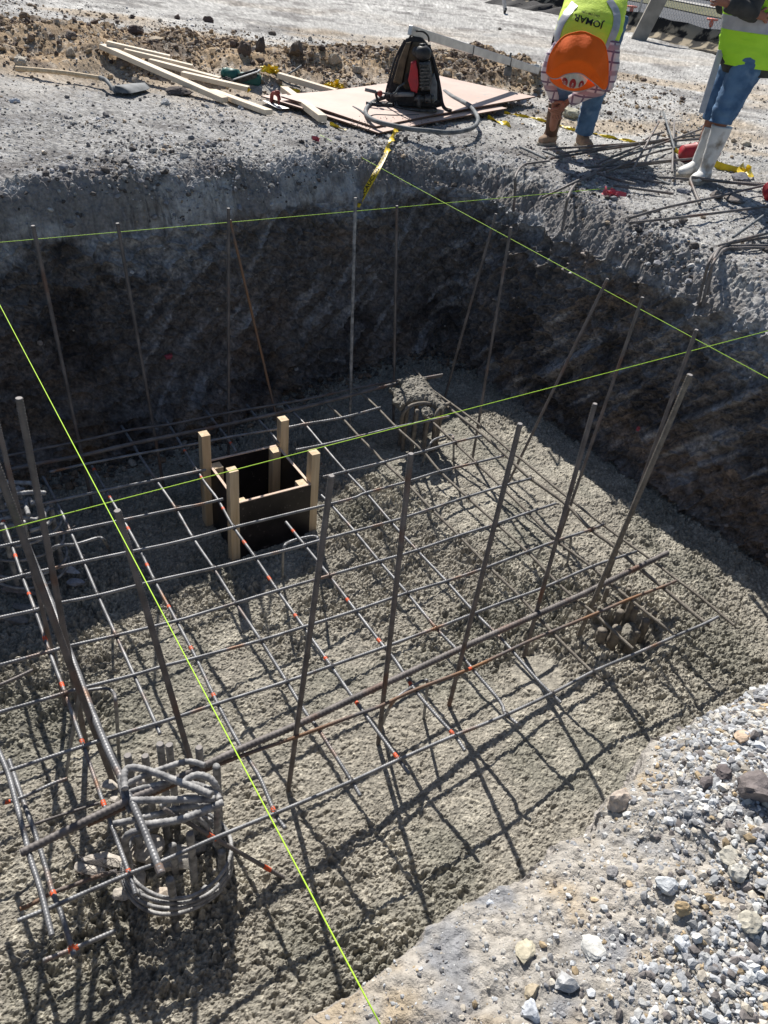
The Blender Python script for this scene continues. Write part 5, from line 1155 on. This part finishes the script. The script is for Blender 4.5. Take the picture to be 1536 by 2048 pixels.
def loft(rings, n, m, name, parent, close=(True, True), wr=0, seed=0, sup=2.3, step=.02, thick=0, wf=14):
    """rings: (centre, half width vector, half depth vector); a smooth sleeve through them with folds"""
    R = np.array([np.concatenate(r) for r in rings], float); D = spline(R, step) if len(R) > 2 else R
    th = np.arange(n)*2*math.pi/n; c = np.sign(np.cos(th))*np.abs(np.cos(th))**(2/sup); s = np.sign(np.sin(th))*np.abs(np.sin(th))**(2/sup)
    V = D[:, None, 0:3]+c[None, :, None]*D[:, None, 3:6]+s[None, :, None]*D[:, None, 6:9]
    if wr:
        dr = V-D[:, None, 0:3]; L = np.linalg.norm(dr, axis=2, keepdims=True)+1e-9
        f = fbm(V[..., 0]*wf, V[..., 1]*wf, V[..., 2]*wf*1.8, 3, seed)+.5*np.abs(fbm(V[..., 0]*wf*.7+7, V[..., 1]*wf*.7, V[..., 2]*wf*2.4, 2, seed+5)); V = V+dr/L*(f*wr)[..., None]
    k = len(D); i = np.arange(k-1)[:, None]; j = np.arange(n)[None]; j2 = (j+1) % n
    F = np.stack([i*n+j, i*n+j2, (i+1)*n+j2, (i+1)*n+j], -1).reshape(-1, 4); b = MB(); b.add(V.reshape(-1, 3), F)
    for e, on in ((0, close[0]), (k-1, close[1])):
        if on:
            ids = [e*n+q for q in range(n)]; ids = ids[::-1] if e == 0 else ids
            for q in range(1, n-1): b.f3.append(np.array([[ids[0], ids[q], ids[q+1]]]))
    o = b.build(name, m, parent, True); return o, V
def hand(nodes, edges, wi, wpt, pt, thumb_dir, nrm_, sc=1.0, curl=.6):
    """adds palm, four fingers and a thumb to the skeleton from wrist index wi"""
    d = np.asarray(pt, float)-wpt; d /= np.linalg.norm(d); t = np.asarray(thumb_dir, float); t = t-d*(t@d); t /= np.linalg.norm(t); n_ = np.asarray(nrm_, float); n_ = n_-d*(n_@d)-t*(n_@t); n_ /= np.linalg.norm(n_)
    P = wpt+d*.05*sc; nodes.append((P, (.034*sc, .020*sc))); pi_ = len(nodes)-1; edges.append((wi, pi_))
    for q, (off, L) in enumerate(((.030, .074), (.010, .082), (-.010, .077), (-.029, .062))):
        b0 = wpt+d*.092*sc+t*off*sc; nodes.append((b0, .0098*sc)); a = len(nodes)-1; edges.append((pi_, a)); prev = b0; dd_ = d.copy()
        for w_, f in enumerate((.45, .32, .23)):
            ang = curl*(.6+.5*w_)*(1+.12*q); dd_ = dd_*math.cos(ang*.7)+n_*math.sin(ang*.7); dd_ /= np.linalg.norm(dd_); prev = prev+dd_*L*f*sc; nodes.append((prev, (.0090-.0008*w_)*sc)); edges.append((a, len(nodes)-1)); a = len(nodes)-1
    b0 = wpt+d*.035*sc+t*.034*sc; nodes.append((b0, .0115*sc)); edges.append((pi_, len(nodes)-1)); a = len(nodes)-1
    p2 = b0+(d*.7+t*.55+n_*.35)*.036*sc; nodes.append((p2, .0105*sc)); edges.append((a, a+1)); nodes.append((p2+(d*.8+t*.1+n_*.6)*.030*sc, .009*sc)); edges.append((a+1, a+2))
def boot(parent, ankle, toe, shaft, rs, m_foot, m_shaft, m_sole, ground_z, r_an=.055, nm='boot'):
    ankle, toe, shaft = [np.asarray(q, float) for q in (ankle, toe, shaft)]; f = toe-ankle; f[2] = 0; f /= np.linalg.norm(f); s_ = np.cross(f, Zv); z0 = ground_z
    heel = np.array([ankle[0], ankle[1], z0])-f*.075; tp = np.array([toe[0], toe[1], z0]); L = np.linalg.norm((tp-heel)[:2])
    rg = []
    for u, hw, h_, lift in ((0, .030, .03, .045), (.04, .038, .05, .05), (.16, .042, .062, .06), (.35, .043, .060, .060), (.55, .050, .048, .048), (.75, .053, .038, .040), (.9, .043, .030, .034), (.985, .02, .016, .026)):
        c_ = heel+f*L*u+Zv*(lift+.018); rg.append((c_, s_*hw, Zv*h_))
    b, _ = loft(rg, 20, m_foot, nm, parent, wr=.003, seed=3, step=.012)
    so = []
    for u, hw in ((-.01, .034), (.05, .043), (.2, .042), (.4, .040), (.6, .053), (.8, .055), (.93, .044), (1.01, .02)): so.append((heel+f*L*u+Zv*.016, s_*hw, Zv*.017))
    loft(so, 16, m_sole, 'sole', b, sup=5, step=.015)
    loft([(ankle*.6+heel*.4+f*.04+Zv*.02, s_*r_an, f*r_an*1.25), (ankle+Zv*.02, s_*r_an*.95, f*r_an*1.1), ((ankle+shaft)/2, s_*(r_an+rs)/2, f*(r_an+rs)/2), (shaft, s_*rs, f*rs*1.05)], 22, m_shaft, 'shaft', b, wr=.006, seed=9, step=.015, sup=2)
    return b
# worker bending down
G1 = gz(1.2, 8.5)
w1 = empty('person', (*gat(1130, 292)[:2], G1), 'person bending down in lime vest and orange sunshade hat, pulling on a brown boot', 'person')
Y1 = gat(1130, 294)[1]
def q1(px, py, dy=0): return aty(px, py, Y1+dy)
anL, anR = q1(1102,266,.0), q1(1166,272,.06)
knL, hpL = q1(1121,188,-.22), q1(1180,48,.32)
knR, hpR = q1(1192,176,.0), q1(1222,48,.36)
pel, wai, che, neckp, head = q1(1203,28,.32), q1(1190,12,.10), q1(1176,62,-.28), q1(1162,112,-.50), q1(1152,140,-.62)
shL, shR = q1(1118,88,-.40), q1(1226,92,-.36)
elL, wrL = q1(1096,148,-.42), q1(1108,203,-.30)
elR, wrR = q1(1212,168,-.50), q1(1136,203,-.36)
nodes = [(pel, .13), (wai, (.15, .12)), (che, (.17, .13)), (neckp, .06), (head, (.078, .092)), (hpL, .10), (knL, .06), (anL, .045), (hpR, .10), (knR, .06), (anR, .045), (shL, .06), (elL, .042), (wrL, .028), (shR, .06), (elR, .042), (wrR, .028)]
edges = [(0, 1), (1, 2), (2, 3), (3, 4), (0, 5), (5, 6), (6, 7), (0, 8), (8, 9), (9, 10), (2, 11), (11, 12), (12, 13), (2, 14), (14, 15), (15, 16)]
vdir = -ray(1120, 210); vdir /= np.linalg.norm(vdir)
hand(nodes, edges, 13, wrL, q1(1112,236,-.30), np.array([1, -.3, 0]), -vdir, 1.3, 1.15)
hand(nodes, edges, 16, wrR, q1(1110,226,-.36), np.array([-.3, -.5, .8]), -vdir, 1.3, 1.15)
skin_mesh('body', nodes, edges, M_skin, w1, 2)
mid_ = lambda a, b, t=.5: a*(1-t)+b*t
def limb(name, pts, rad_, m, parent, wr=.008, seed=1, sup=2.1, n=26):
    P = np.array(pts); T = np.gradient(P, axis=0); rg = []
    for p, t, r in zip(P, T, rad_):
        t = t/np.linalg.norm(t); a = np.cross(t, [0, 1., 0]); a /= np.linalg.norm(a); b_ = np.cross(t, a); rg.append((p, a*r, b_*r))
    return loft(rg, n, m, name, parent, wr=wr, seed=seed, sup=sup, step=.012)[0]
jn = limb('jeans', [hpR+[0, 0, .08], hpR, mid_(hpR, knR), knR, mid_(knR, anR), mid_(knR, anR, .80), anR+[0, 0, .03]], [.14, .155, .125, .105, .092, .088, .082], M_jean, w1, .014, 3)
limb('jeans_leg', [pel+[0, 0, .02], hpL, mid_(hpL, knL), knL+[0, 0, .02], mid_(knL, anL, .16)], [.17, .16, .125, .10, .092], M_jean, jn, .014, 4)
# back of the vest: along the torso
tx = q1(1250,40,0)-q1(1130,30,0); tx /= np.linalg.norm(tx); ax_ = che-pel; ax_ /= np.linalg.norm(ax_); dp = np.cross(tx, ax_); dp /= np.linalg.norm(dp)
def vr(px, py, dy, hw, hd): return (q1(px, py, dy), tx*hw, dp*hd)
vest, VV_ = loft([vr(1204,-18,.42,.20,.15), vr(1198,-12,.22,.27,.17), vr(1188,18,-.02,.29,.175), vr(1180,52,-.24,.295,.165), vr(1172,82,-.38,.285,.15), vr(1165,104,-.47,.21,.11), vr(1160,116,-.52,.12,.08)], 48, M_lime2, 'vest', w1, wr=.016, seed=21, sup=2.6, step=.015, wf=9)
bvv = BVHTree.FromPolygons([tuple(v.co) for v in vest.data.vertices], [tuple(p.vertices) for p in vest.data.polygons])
def onvest(p, up=.004):
    d = np.asarray(p, float)-np.array([0, 0, CAMZ]); h = bvv.ray_cast(Vector((0, 0, CAMZ)), Vector(d).normalized())
    if h[0] is None: return np.asarray(p, float)
    n_ = np.array(h[1]); n_ = n_ if n_@d < 0 else -n_; return np.array(h[0])+n_*up
def vband(pxs, wpx, m, nm, up=.005):
    S_2 = spline(np.array([[x, y, w_] for (x, y), w_ in zip(pxs, wpx)], float), 4); T = np.gradient(S_2[:, :2], axis=0); T /= np.linalg.norm(T, axis=1)[:, None]; Nn_ = np.stack([-T[:, 1], T[:, 0]], -1); V = []
    for q in np.linspace(-1, 1, 7):
        for p, n_, w_ in zip(S_2[:, :2], Nn_, S_2[:, 2]): V.append(onvest(q1(p[0]+n_[0]*q*w_/2, p[1]+n_[1]*q*w_/2, -.2), up))
    k = len(S_2); V = np.array(V); F = [(a*k+i, a*k+i+1, (a+1)*k+i+1, (a+1)*k+i) for a in range(6) for i in range(k-1)]
    F2 = [f[::-1] for f in F]; b = MB(); b.add(V, F); b.add(V-0*V+np.array([0, .0, -.0015]), F2); return b.build(nm, m, vest, True)
vband([(1150,8),(1133,30),(1120,52),(1112,78),(1108,98)], [15,14,14,14,14], M_reflect, 'reflective_band'); vband([(1218,0),(1232,25),(1232,52),(1222,80),(1214,100)], [13,14,14,14,14], M_reflect, 'reflective_band')
def vtext(txt, cx, cy, size_px, ang, curve=0):
    V, F = ctext(txt, 1.0); ca_, sa_ = math.cos(ang), math.sin(ang); b = MB(); out = []
    for v in V:
        x, y = -v[0]*size_px, v[1]*size_px                              # the wearer bends towards us: lettering is upside down
        y += curve*(x/30)**2; X_ = cx+x*ca_-y*sa_; Y_ = cy+x*sa_+y*ca_; out.append(onvest(q1(X_, Y_, -.2), .006))
    b.poly(np.array(out), F); return b.build('lettering', M_ink, vest)
vtext('JOMAR', 1177, 43, 19, .30); vtext('(361) 548-1385', 1181, 29, 6.0, .26)
limb('shirt_sleeve', [shL+tx*.06, mid_(shL, elL, .5), elL, mid_(elL, wrL), wrL+[0, 0, .02]], [.095, .078, .064, .053, .046], M_plaid, w1, .012, 6)
limb('shirt_sleeve', [shR-tx*.05, mid_(shR, elR, .5), elR, mid_(elR, wrR), mid_(elR, wrR, .93)], [.105, .086, .070, .058, .050], M_plaid, w1, .012, 7)
gL = anL[2]-.115; 
bL = boot(w1, anL, q1(1078,290,-.10), q1(1114,208,-.08), .080, M_tanboot, M_brownboot, M_sole, gz(anL[0], anL[1])-.005, .062)
bR = boot(w1, anR, q1(1180,300,-.14), anR+[0, 0, .10], .070, M_tanboot, M_tanboot, M_sole, gz(anR[0], anR[1])-.005, .062)
# hard hat with orange sunshade: brim, crown and the flap over neck and shoulders
hc = q1(1150,150,-.78); up_ = -ray(1150, 150); up_ /= np.linalg.norm(up_); up_ = up_+np.array([0, 0, -.35]); up_ /= np.linalg.norm(up_)
hx = np.cross(np.array([0, 1., .0]), up_); hx = tx-up_*(tx@up_); hx /= np.linalg.norm(hx); hy = np.cross(up_, hx)
if hy[2] < 0: hy = -hy
hat = MB(); n_ = 28; V = []; ell = (.118, .088)
for i in range(9):
    t = i/8*math.pi/2
    for j in range(n_): a = 2*math.pi*j/n_; V.append(hc+hx*ell[0]*math.cos(a)*math.cos(t)+hy*(ell[1]*math.sin(a)*math.cos(t)-.01)+up_*(.02+.085*math.sin(t)))
F = [(i*n_+j, i*n_+(j+1) % n_, (i+1)*n_+(j+1) % n_, (i+1)*n_+j) for i in range(8) for j in range(n_)]
ho = hat.add(V, F).build('hard_hat', M_helmet, w1, True)
def pxo(px, py, lift): 
    d = ray(px, py); c0 = np.array([0, 0, CAMZ]); t = ((hc-c0)@up_)/(d@up_); p = c0+d*t; return p+up_*lift
# brim ring round the front (below the crown)
OUT = [(1095,148),(1097,160),(1106,172),(1122,181),(1145,186),(1168,184),(1188,176),(1200,166)]
INN = [(1118,148),(1120,152),(1126,158),(1136,164),(1150,167),(1164,163),(1174,156),(1180,150)]
O_ = spline(np.array([[*p, 0] for p in OUT], float), 3); I_ = spline(np.array([[*p, 0] for p in INN], float), 3); k = 40
O_ = O_[np.linspace(0, len(O_)-1, k).astype(int)]; I_ = I_[np.linspace(0, len(I_)-1, k).astype(int)]; V = []
for q in np.linspace(0, 1, 6):
    for o_, i_ in zip(O_, I_): p = i_*(1-q)+o_*q; V.append(pxo(p[0], p[1], .035-.075*q**1.5))
F = [(a*k+i, a*k+i+1, (a+1)*k+i+1, (a+1)*k+i) for a in range(5) for i in range(k-1)]
b = MB(); b.add(V, F); b.add(np.array(V)-up_*.003, [f[::-1] for f in F]); br = b.build('brim', M_flap, ho, True)
MB().tube([pxo(p[0], p[1], -.038) for p in O_], .006, 6).build('brim_trim', M_trim, br, True)
# flap: from the edge that crosses the crown, back over the neck
E0 = [(1093,146),(1103,153),(1118,151),(1132,142),(1150,138),(1165,140),(1178,150),(1192,164),(1204,177),(1209,179)]
E1 = [(1093,146),(1095,130),(1100,112),(1114,90),(1136,76),(1165,72),(1190,80),(1208,98),(1215,125),(1216,152),(1214,172),(1209,179)]
A0 = spline(np.array([[*p, 0] for p in E0], float), 3); A1_ = spline(np.array([[*p, 0] for p in E1], float), 3); k = 60; m__ = 22
A0 = A0[np.linspace(0, len(A0)-1, k).astype(int)]; A1_ = A1_[np.linspace(0, len(A1_)-1, k).astype(int)]; V = []
for a in range(m__):
    q = a/(m__-1)
    for i in range(k):
        p = A0[i]*(1-q)+A1_[i]*q; u = i/(k-1); side = math.sin(math.pi*u)
        lift = .095*side*(1-q**2.2)-.10*q**2.5*side+.035*side*math.sin(math.pi*q)+.015*math.sin(u*19+q*4)*q*side+.010*math.sin(u*37)*q+.022*side*math.exp(-((q-.42)/.07)**2)
        V.append(pxo(p[0], p[1], lift+.012*(1-side)))
F = [(a*k+i, a*k+i+1, (a+1)*k+i+1, (a+1)*k+i) for a in range(m__-1) for i in range(k-1)]
b = MB(); b.add(V, F); b.add(np.array(V)-up_*.003, [f[::-1] for f in F]); flp = b.build('sunshade', M_flap, ho, True); V = np.array(V)
MB().tube(V[:k], .005, 6).build('sunshade_trim', M_trim, flp, True); MB().tube(V[-k:], .005, 6).build('sunshade_edge', M_flap, flp, True)
for a, (sx, sy) in ((-.05, (.030, .050)), (-1.0, (.028, .042)), (.95, (.022, .04))):
    V = []; n2 = 20
    cth = a*.075
    for rr__ in (0, .5, 1):
        for j in range(n2):
            t = 2*math.pi*j/n2; X_ = cth+sx*rr__*math.cos(t); Y_ = .012+sy*rr__*math.sin(t)-.045; e_ = max(0, 1-(X_/ell[0])**2-((Y_+.0)/ell[1])**2)
            V.append(hc+hx*X_+hy*(Y_-.01)+up_*(.023+.085*math.sqrt(e_)))
    F = [(i*n2+j, i*n2+(j+1) % n2, (i+1)*n2+(j+1) % n2, (i+1)*n2+j) for i in range(2) for j in range(n2)]; st_ = MB().add(V, F).build('sticker', M_sticker, ho, True)
    TV_, TF_ = ctext('CSA', .019)
    def ons(v, c=cth):
        X_ = c-v[1]*0+v[0]*.0+v[1]*1.0; Y_ = .012-.045+v[0]; e_ = max(0, 1-(X_/ell[0])**2-(Y_/ell[1])**2); return hc+hx*X_+hy*(Y_-.01)+up_*(.0265+.085*math.sqrt(e_))
    lettering_on(TV_, TF_, ons, M_white, st_)

# worker standing at the right edge, leaning back
w2p = gat(1400, 368); G2 = w2p[2]
w2 = empty('person', (*w2p[:2], G2), 'person standing at the right edge in lime vest, jeans and white rubber boots', 'person')
Y2 = w2p[1]
def q2(px, py, dy=0): return aty(px, py, Y2+dy)
aF, kF, hF = q2(1412,338,.06), q2(1450,222,.08), q2(1500,122,.10)
aB, kB, hB = q2(1392,333,.30), q2(1432,212,.30), q2(1474,120,.26)
pel, wai, che, nk, hd_ = q2(1490,100,.18), q2(1496,66,.17), q2(1506,0,.14), q2(1514,-58,.12), q2(1506,-100,.08)
sF, eF, wF = q2(1522,-36,-.08), q2(1500,22,-.16), q2(1456,8,-.20)
sB, eB, wB = q2(1494,-36,.36), q2(1450,10,.30), q2(1512,30,-.10)
nodes = [(pel, .12), (wai, (.14, .11)), (che, (.17, .12)), (nk, .058), (hd_, (.078, .095)), (hF, .09), (kF, .06), (aF, .045), (hB, .09), (kB, .06), (aB, .045), (sF, .06), (eF, .043), (wF, .028), (sB, .06), (eB, .043), (wB, .028)]
edges = [(0, 1), (1, 2), (2, 3), (3, 4), (0, 5), (5, 6), (6, 7), (0, 8), (8, 9), (9, 10), (2, 11), (11, 12), (12, 13), (2, 14), (14, 15), (15, 16)]
nodes.append((hd_+[-.10, -.03, -.01], .014)); edges.append((4, 17)); nodes.append((hd_+[-.07, -.03, -.075], .03)); edges.append((4, 18))
hand(nodes, edges, 13, wF, wF+[-.1, .05, .01], np.array([0, 0, 1.]), np.array([.2, 1, -.3]), 1.05, .9); hand(nodes, edges, 16, wB, wB+[.1, .02, -.01], np.array([0, 0, 1.]), np.array([0, 1., 0]), 1.05, .9)
skin_mesh('body', nodes, edges, M_skin, w2, 2)
j2 = limb('jeans', [pel+[.02, 0, -.06], hF, mid_(hF, kF), kF, mid_(kF, aF, .10), mid_(kF, aF, .20)], [.09, .132, .122, .105, .096, .098], M_jean, w2, .018, 31)
limb('jeans_leg', [hB+[0, 0, .03], mid_(hB, kB), kB, mid_(kB, aB, .22)], [.12, .105, .088, .080], M_jean, j2, .012, 32)
sx_ = np.array([math.cos(.35), math.sin(.35)*-1, 0]); sy_ = np.array([math.sin(.35), math.cos(.35), 0])
def ring2(px, py, dy, hw, hd): return (q2(px, py, dy), sx_*hw, sy_*hd)
loft([ring2(1492,148,.17,.20,.17), ring2(1490,122,.17,.215,.18), ring2(1492,95,.17,.20,.16)], 40, M_jacket, 'shirt_tail', w2, wr=.012, seed=44, step=.012)
v2, _ = loft([ring2(1497,132,.17,.235,.20), ring2(1496,118,.17,.24,.20), ring2(1496,85,.17,.235,.19), ring2(1499,50,.16,.215,.18), ring2(1504,10,.15,.23,.17), ring2(1510,-30,.14,.22,.15), ring2(1514,-48,.13,.12,.10)], 48, M_lime, 'vest', w2, wr=.016, seed=41, sup=2.5, step=.012, wf=8)
loft([ring2(1498.5,62,.163,.228,.193), ring2(1500,44,.16,.225,.190), ring2(1501,34,.158,.224,.188)], 48, M_reflect, 'reflective_band', v2, close=(False, False), wr=.010, seed=41, sup=2.5, step=.012, wf=8)
limb('jacket_sleeve', [sF, mid_(sF, eF), eF, mid_(eF, wF), wF], [.09, .08, .075, .066, .05], M_jacket, w2, .013, 51)
limb('jacket_sleeve', [sB, mid_(sB, eB), eB, mid_(eB, wB), mid_(eB, wB, .95)], [.09, .08, .075, .068, .052], M_jacket, w2, .013, 52)
loft([(hd_+[0, 0, .10], sx_*.03, sy_*.03), (hd_+[.01, 0, .085], sx_*.085, sy_*.08), (hd_+[.01, 0, .04], sx_*.10, sy_*.09)], 20, M_hair, 'hair', w2, wr=.004)
boot(w2, aF, q2(1384,364,-.06), q2(1445,252,.07), .088, M_white, M_white, M_sole, gz(aF[0], aF[1])-.004, .058)
boot(w2, aB, q2(1357,350,.16), q2(1426,255,.28), .072, M_white, M_white, M_sole, gz(aB[0], aB[1])-.004, .052)
fa, fb = q2(1442,100,.12), q2(1403,226,.02); d_ = (fb-fa)/np.linalg.norm(fb-fa); MB().box((fa+fb)/2, d_*np.linalg.norm(fb-fa)/2, np.array([1, .3, 0])*.028, np.array([-.3, 1, 0])*.006, .003).build('d', M_alu)
o = bpy.data.objects['d']; o.name = 'float_board'; o.data.materials[0] = M_reflect; tag(o, 'long light grey float board held against the leg of the standing person', 'float board')

# ---------------------------------------------------------------- fence and what lies beyond it
FA = gat(960, -12)[:2]; FB = gat(1445, 106)[:2]; fd = (FB-FA)/np.linalg.norm(FB-FA); fn = np.array([-fd[1], fd[0]]); fn = fn if fn[1] > 0 else -fn
F0 = FA-fd*9; FL = np.linalg.norm(FB-FA)+9+6
def fp(u, v, h): return np.array([F0[0]+fd[0]*u+fn[0]*v, F0[1]+fd[1]*u+fn[1]*v, h])
fe = empty('chain_link_fence', fp(0, 0, GZ), 'galvanised chain-link fence with wide diamond mesh behind the workers', 'fence')
b = MB(); sp = .105; H_ = 1.9; z0 = GZ+.12; r_ = .0042
for i in range(int((FL+H_)/sp)+1):
    for sg in (1, -1):
        u0 = i*sp-(H_ if sg > 0 else 0); u1 = u0+sg*H_ if sg > 0 else u0-H_
        ua, za, ub, zb_ = u0, 0, u1, H_
        if sg < 0: ua, ub = i*sp, i*sp-H_
        lo_, hi_ = min(ua, ub), max(ua, ub)
        if hi_ < 0 or lo_ > FL: continue
        P0, P1 = fp(ua, .004*sg, z0), fp(ub, .004*sg, z0+H_); b.tube([P0, P1], r_, 4, False)
b.build('wire_mesh', M_fence, fe)
for u in (.5, 3.5, 6.5, 9.5, 12.3, 15.1, 18): MB().tube([fp(u, .05, GZ-.1), fp(u, .05, GZ+2.1)], .03, 10).build('post', M_fence, fe, True)
MB().tube([fp(0, .02, z0+H_), fp(FL, .02, z0+H_)], .02, 8).build('top_rail', M_fence, fe, True)
# low mottled silt fabric along its foot
V = []; n_ = 160
for i in range(n_):
    u = i/(n_-1)*FL
    for v, h in ((-.02, .42), (-.10, .22), (-.30, .03), (-.55, -.01)): V.append(fp(u, v+.05*vnoise(np.array([u*2.]), np.array([h]), np.array([0.]), 3)[0], gz(*fp(u, v, 0)[:2])+h+.05*vnoise(np.array([u*1.7]), np.array([h*3]), np.array([1.]), 5)[0]))
F = [(i*4+j, i*4+j+1, (i+1)*4+j+1, (i+1)*4+j) for i in range(n_-1) for j in range(3)]
so = MB().add(V, F).build('silt_fabric', M_silt, None, True); md = so.modifiers.new('t', 'SOLIDIFY'); md.thickness = .01; tag(so, 'low mottled black and tan fabric along the foot of the chain-link fence', 'silt fence')
def strip(name, v0, v1, h, m, L0=-30, L1=60, n=40):
    V = []; 
    for i in range(n):
        u = L0+(L1-L0)*i/(n-1)
        for k_ in range(9): v = v0+(v1-v0)*k_/8; V.append(fp(u, v, GZ+h+.012*math.sin(u*1.3+v*2)))
    F = [(i*9+j, i*9+j+1, (i+1)*9+j+1, (i+1)*9+j) for i in range(n-1) for j in range(8)]
    return tag(MB().add(V, F).build(name, m, None, True), kind='structure')
strip('road', .35, 7.5, .10, M_asph); strip('grass_verge', 7.45, 11.0, .13, M_grass)
strip('pavement', 11.0, 12.2, .17, M_kerb); strip('road', 12.2, 15.5, .12, M_asph); strip('pavement', 15.5, 19.5, .18, M_kerb); strip('grass_verge', 19.5, 60, .12, M_grass)
# leaning plank post, stakes, tripod foot, dark fabric
b0 = gat(1277, 79); t0_ = aty(1338, -40, b0[1]+.2); d_ = (t0_-b0); L = np.linalg.norm(d_); d_ /= L
o = MB().box((b0+t0_)/2, np.cross(d_, Yv)*.175, Yv*.05, d_*(L/2+.1), .006).build('timber_post', M_post); tag(o, 'wide weathered plank post leaning to the right before the fence', 'post')
pp = gat(1297, 60); MB().tube([pp, aty(1315, -30, pp[1])], .045, 10).build('fence_strut', M_post, None, True); tag(bpy.data.objects['fence_strut'], 'thin round post just behind the wide leaning plank', 'post')
def stake(px0, py0, px1, py1, dv, lab):
    p = gat(px0, py0); t_ = aty(px1, py1, p[1]); e_ = empty('stake', p, lab, 'stake', 'stakes with orange caps'); MB().tube([p-[0, 0, .1], t_], .028, 8).build('rod', M_post, e_, True)
    MB().tube([t_-[0, 0, .12], t_-[0, 0, .03], t_, t_+[0, 0, .015], t_+[0, 0, .05]], [.05, .05, .05, .14, .14], 12).build('cap', M_cap, e_, True)
stake(1262, 50, 1264, 16, 0, 'orange-capped stake beside the back of the bending worker'); stake(1413, 84, 1424, 42, 0, 'orange-capped stake left of the standing worker')
p = gat(1009, 27); e_ = empty('tripod_foot', p, 'blue-grey tripod leg with black foot at the top of the picture', 'tripod'); MB().tube([p+[0, 0, .08], aty(1003, -40, p[1])], .05, 10).build('tripod_leg', M_reflect, e_, True); MB().tube([p, p+[0, 0, .12]], [.03, .055], 10).build('foot', M_black, e_, True)
V = []
A_1, B_1 = gat(968, 6), gat(1140, 34)
for i in range(40):
    t = i/39; p = A_1*(1-t)+B_1*t
    for q, (dv, h) in enumerate(((0, .01), (.25, .09+.05*math.sin(i*.7)), (.6, .16+.05*math.sin(i*.9+1)), (1.1, .05))): V.append([p[0]+fn[0]*dv, p[1]+fn[1]*dv+.1*math.sin(i*.5+q), gz(p[0], p[1])+h])
F = [(i*4+j, i*4+j+1, (i+1)*4+j+1, (i+1)*4+j) for i in range(39) for j in range(3)]
o = MB().add(V, F).build('ground_cloth', M_cloth, None, True); tag(o, 'crumpled black fabric on the ground left of the bending worker, at the top', 'fabric')

# ---------------------------------------------------------------- tie wire at the crossings, each part of its cross bar
def px_cross(A, B_):
    best = None
    for i in range(len(A)-1):
        for j in range(len(B_)-1):
            a, b, c, d = map(np.array, (A[i], A[i+1], B_[j], B_[j+1])); r, s_ = (b-a).astype(float), (d-c).astype(float); den = r[0]*s_[1]-r[1]*s_[0]
            if abs(den) < 1e-9: continue
            t = ((c-a)[0]*s_[1]-(c-a)[1]*s_[0])/den; u = ((c-a)[0]*r[1]-(c-a)[1]*r[0])/den
            if 0 <= t <= 1 and 0 <= u <= 1: return a+r*t
    return None
for k_ in range(11):
    if k_ == 1: continue
    for c_ in COLS:
        x = px_cross(ROWS[k_][0], c_[0])
        if x is None or rng.random() < .25: continue
        p = at(x[0], x[1], HM+.008); o_, P_ = bars['r%d' % k_]; i_ = int(np.argmin(np.linalg.norm(P_-p, axis=1))); i_ = min(max(i_, 1), len(P_)-2)
        d_ = P_[i_+1]-P_[i_-1]; d_ /= np.linalg.norm(d_); s_ = np.cross(d_, Zv); a0_ = rng.uniform(0, 6); b = MB()
        for sg in (-1, 1):
            t = np.linspace(0, 2*math.pi, 14); b.tube(p+np.outer(np.cos(t)*.016, s_*.8+sg*d_*.7)+np.outer(np.sin(t)*.020, Zv), .0017, 4)
        e_ = p+[0, 0, .02]; b.tube(np.array([e_, e_+[.018*math.cos(a0_), .018*math.sin(a0_), .012], e_+[.032*math.cos(a0_+.6), .032*math.sin(a0_+.6), .004]]), .0016, 4); b.build('tie_wire', M_darksteel, o_)
# lumps and stones sitting in the cut faces
n_ = 4500; ri = rng.integers(8, len(ZW)-1, n_); ci_ = rng.integers(0, K, n_); k_ = (ct[ci_, 4] > .2) & (cxy[ci_, 1] > 2.6); ri, ci_ = ri[k_], ci_[k_]
pp_ = WP[ri, ci_]; dn = sstep(-.25, .35, fbm(pp_[:, 0]*1.8, pp_[:, 1]*1.8, pp_[:, 2]*2.2, 3, 501)); k_ = rng.random(len(pp_)) < .15+.8*dn; pp_, ci_, ri = pp_[k_], ci_[k_], ri[k_]
s_ = np.clip(.008*np.exp(rng.normal(0, .6, len(pp_))), .003, .04); pp_ = pp_.copy(); pp_[:, :2] -= nrm[ci_]*(s_*.25)[:, None]
cc_ = wcol[ri, ci_]*rng.uniform(.7, 1.7, (len(pp_), 1)); w_ = rng.random(len(pp_)) < .08; cc_[w_] = [.34, .32, .30]
scatter('wall_clods', pp_, s_, cc_, T1)
# spilled earth at the foot of the back wall on the left
n_ = 2600; x_ = rng.uniform(-3.6, .8, n_); ci_ = np.array([int(np.argmin(np.abs(cxy[:, 0]-a)+1e3*(cxy[:, 1] < 3.5))) for a in x_]); d_ = np.abs(rng.normal(0, .09, n_))+.02
p_ = WP[12, ci_][:, :2]-nrm[ci_]*d_[:, None]; s_ = np.clip(.010*np.exp(rng.normal(0, .7, n_)), .004, .05)
scatter('foot_rubble', np.column_stack([p_, np.array([fz(a, b) for a, b in p_])+s_*.4]), s_, pick([(.20, .15, .11, 3), (.11, .10, .09, 3), (.30, .27, .23, 1)], n_), T1)
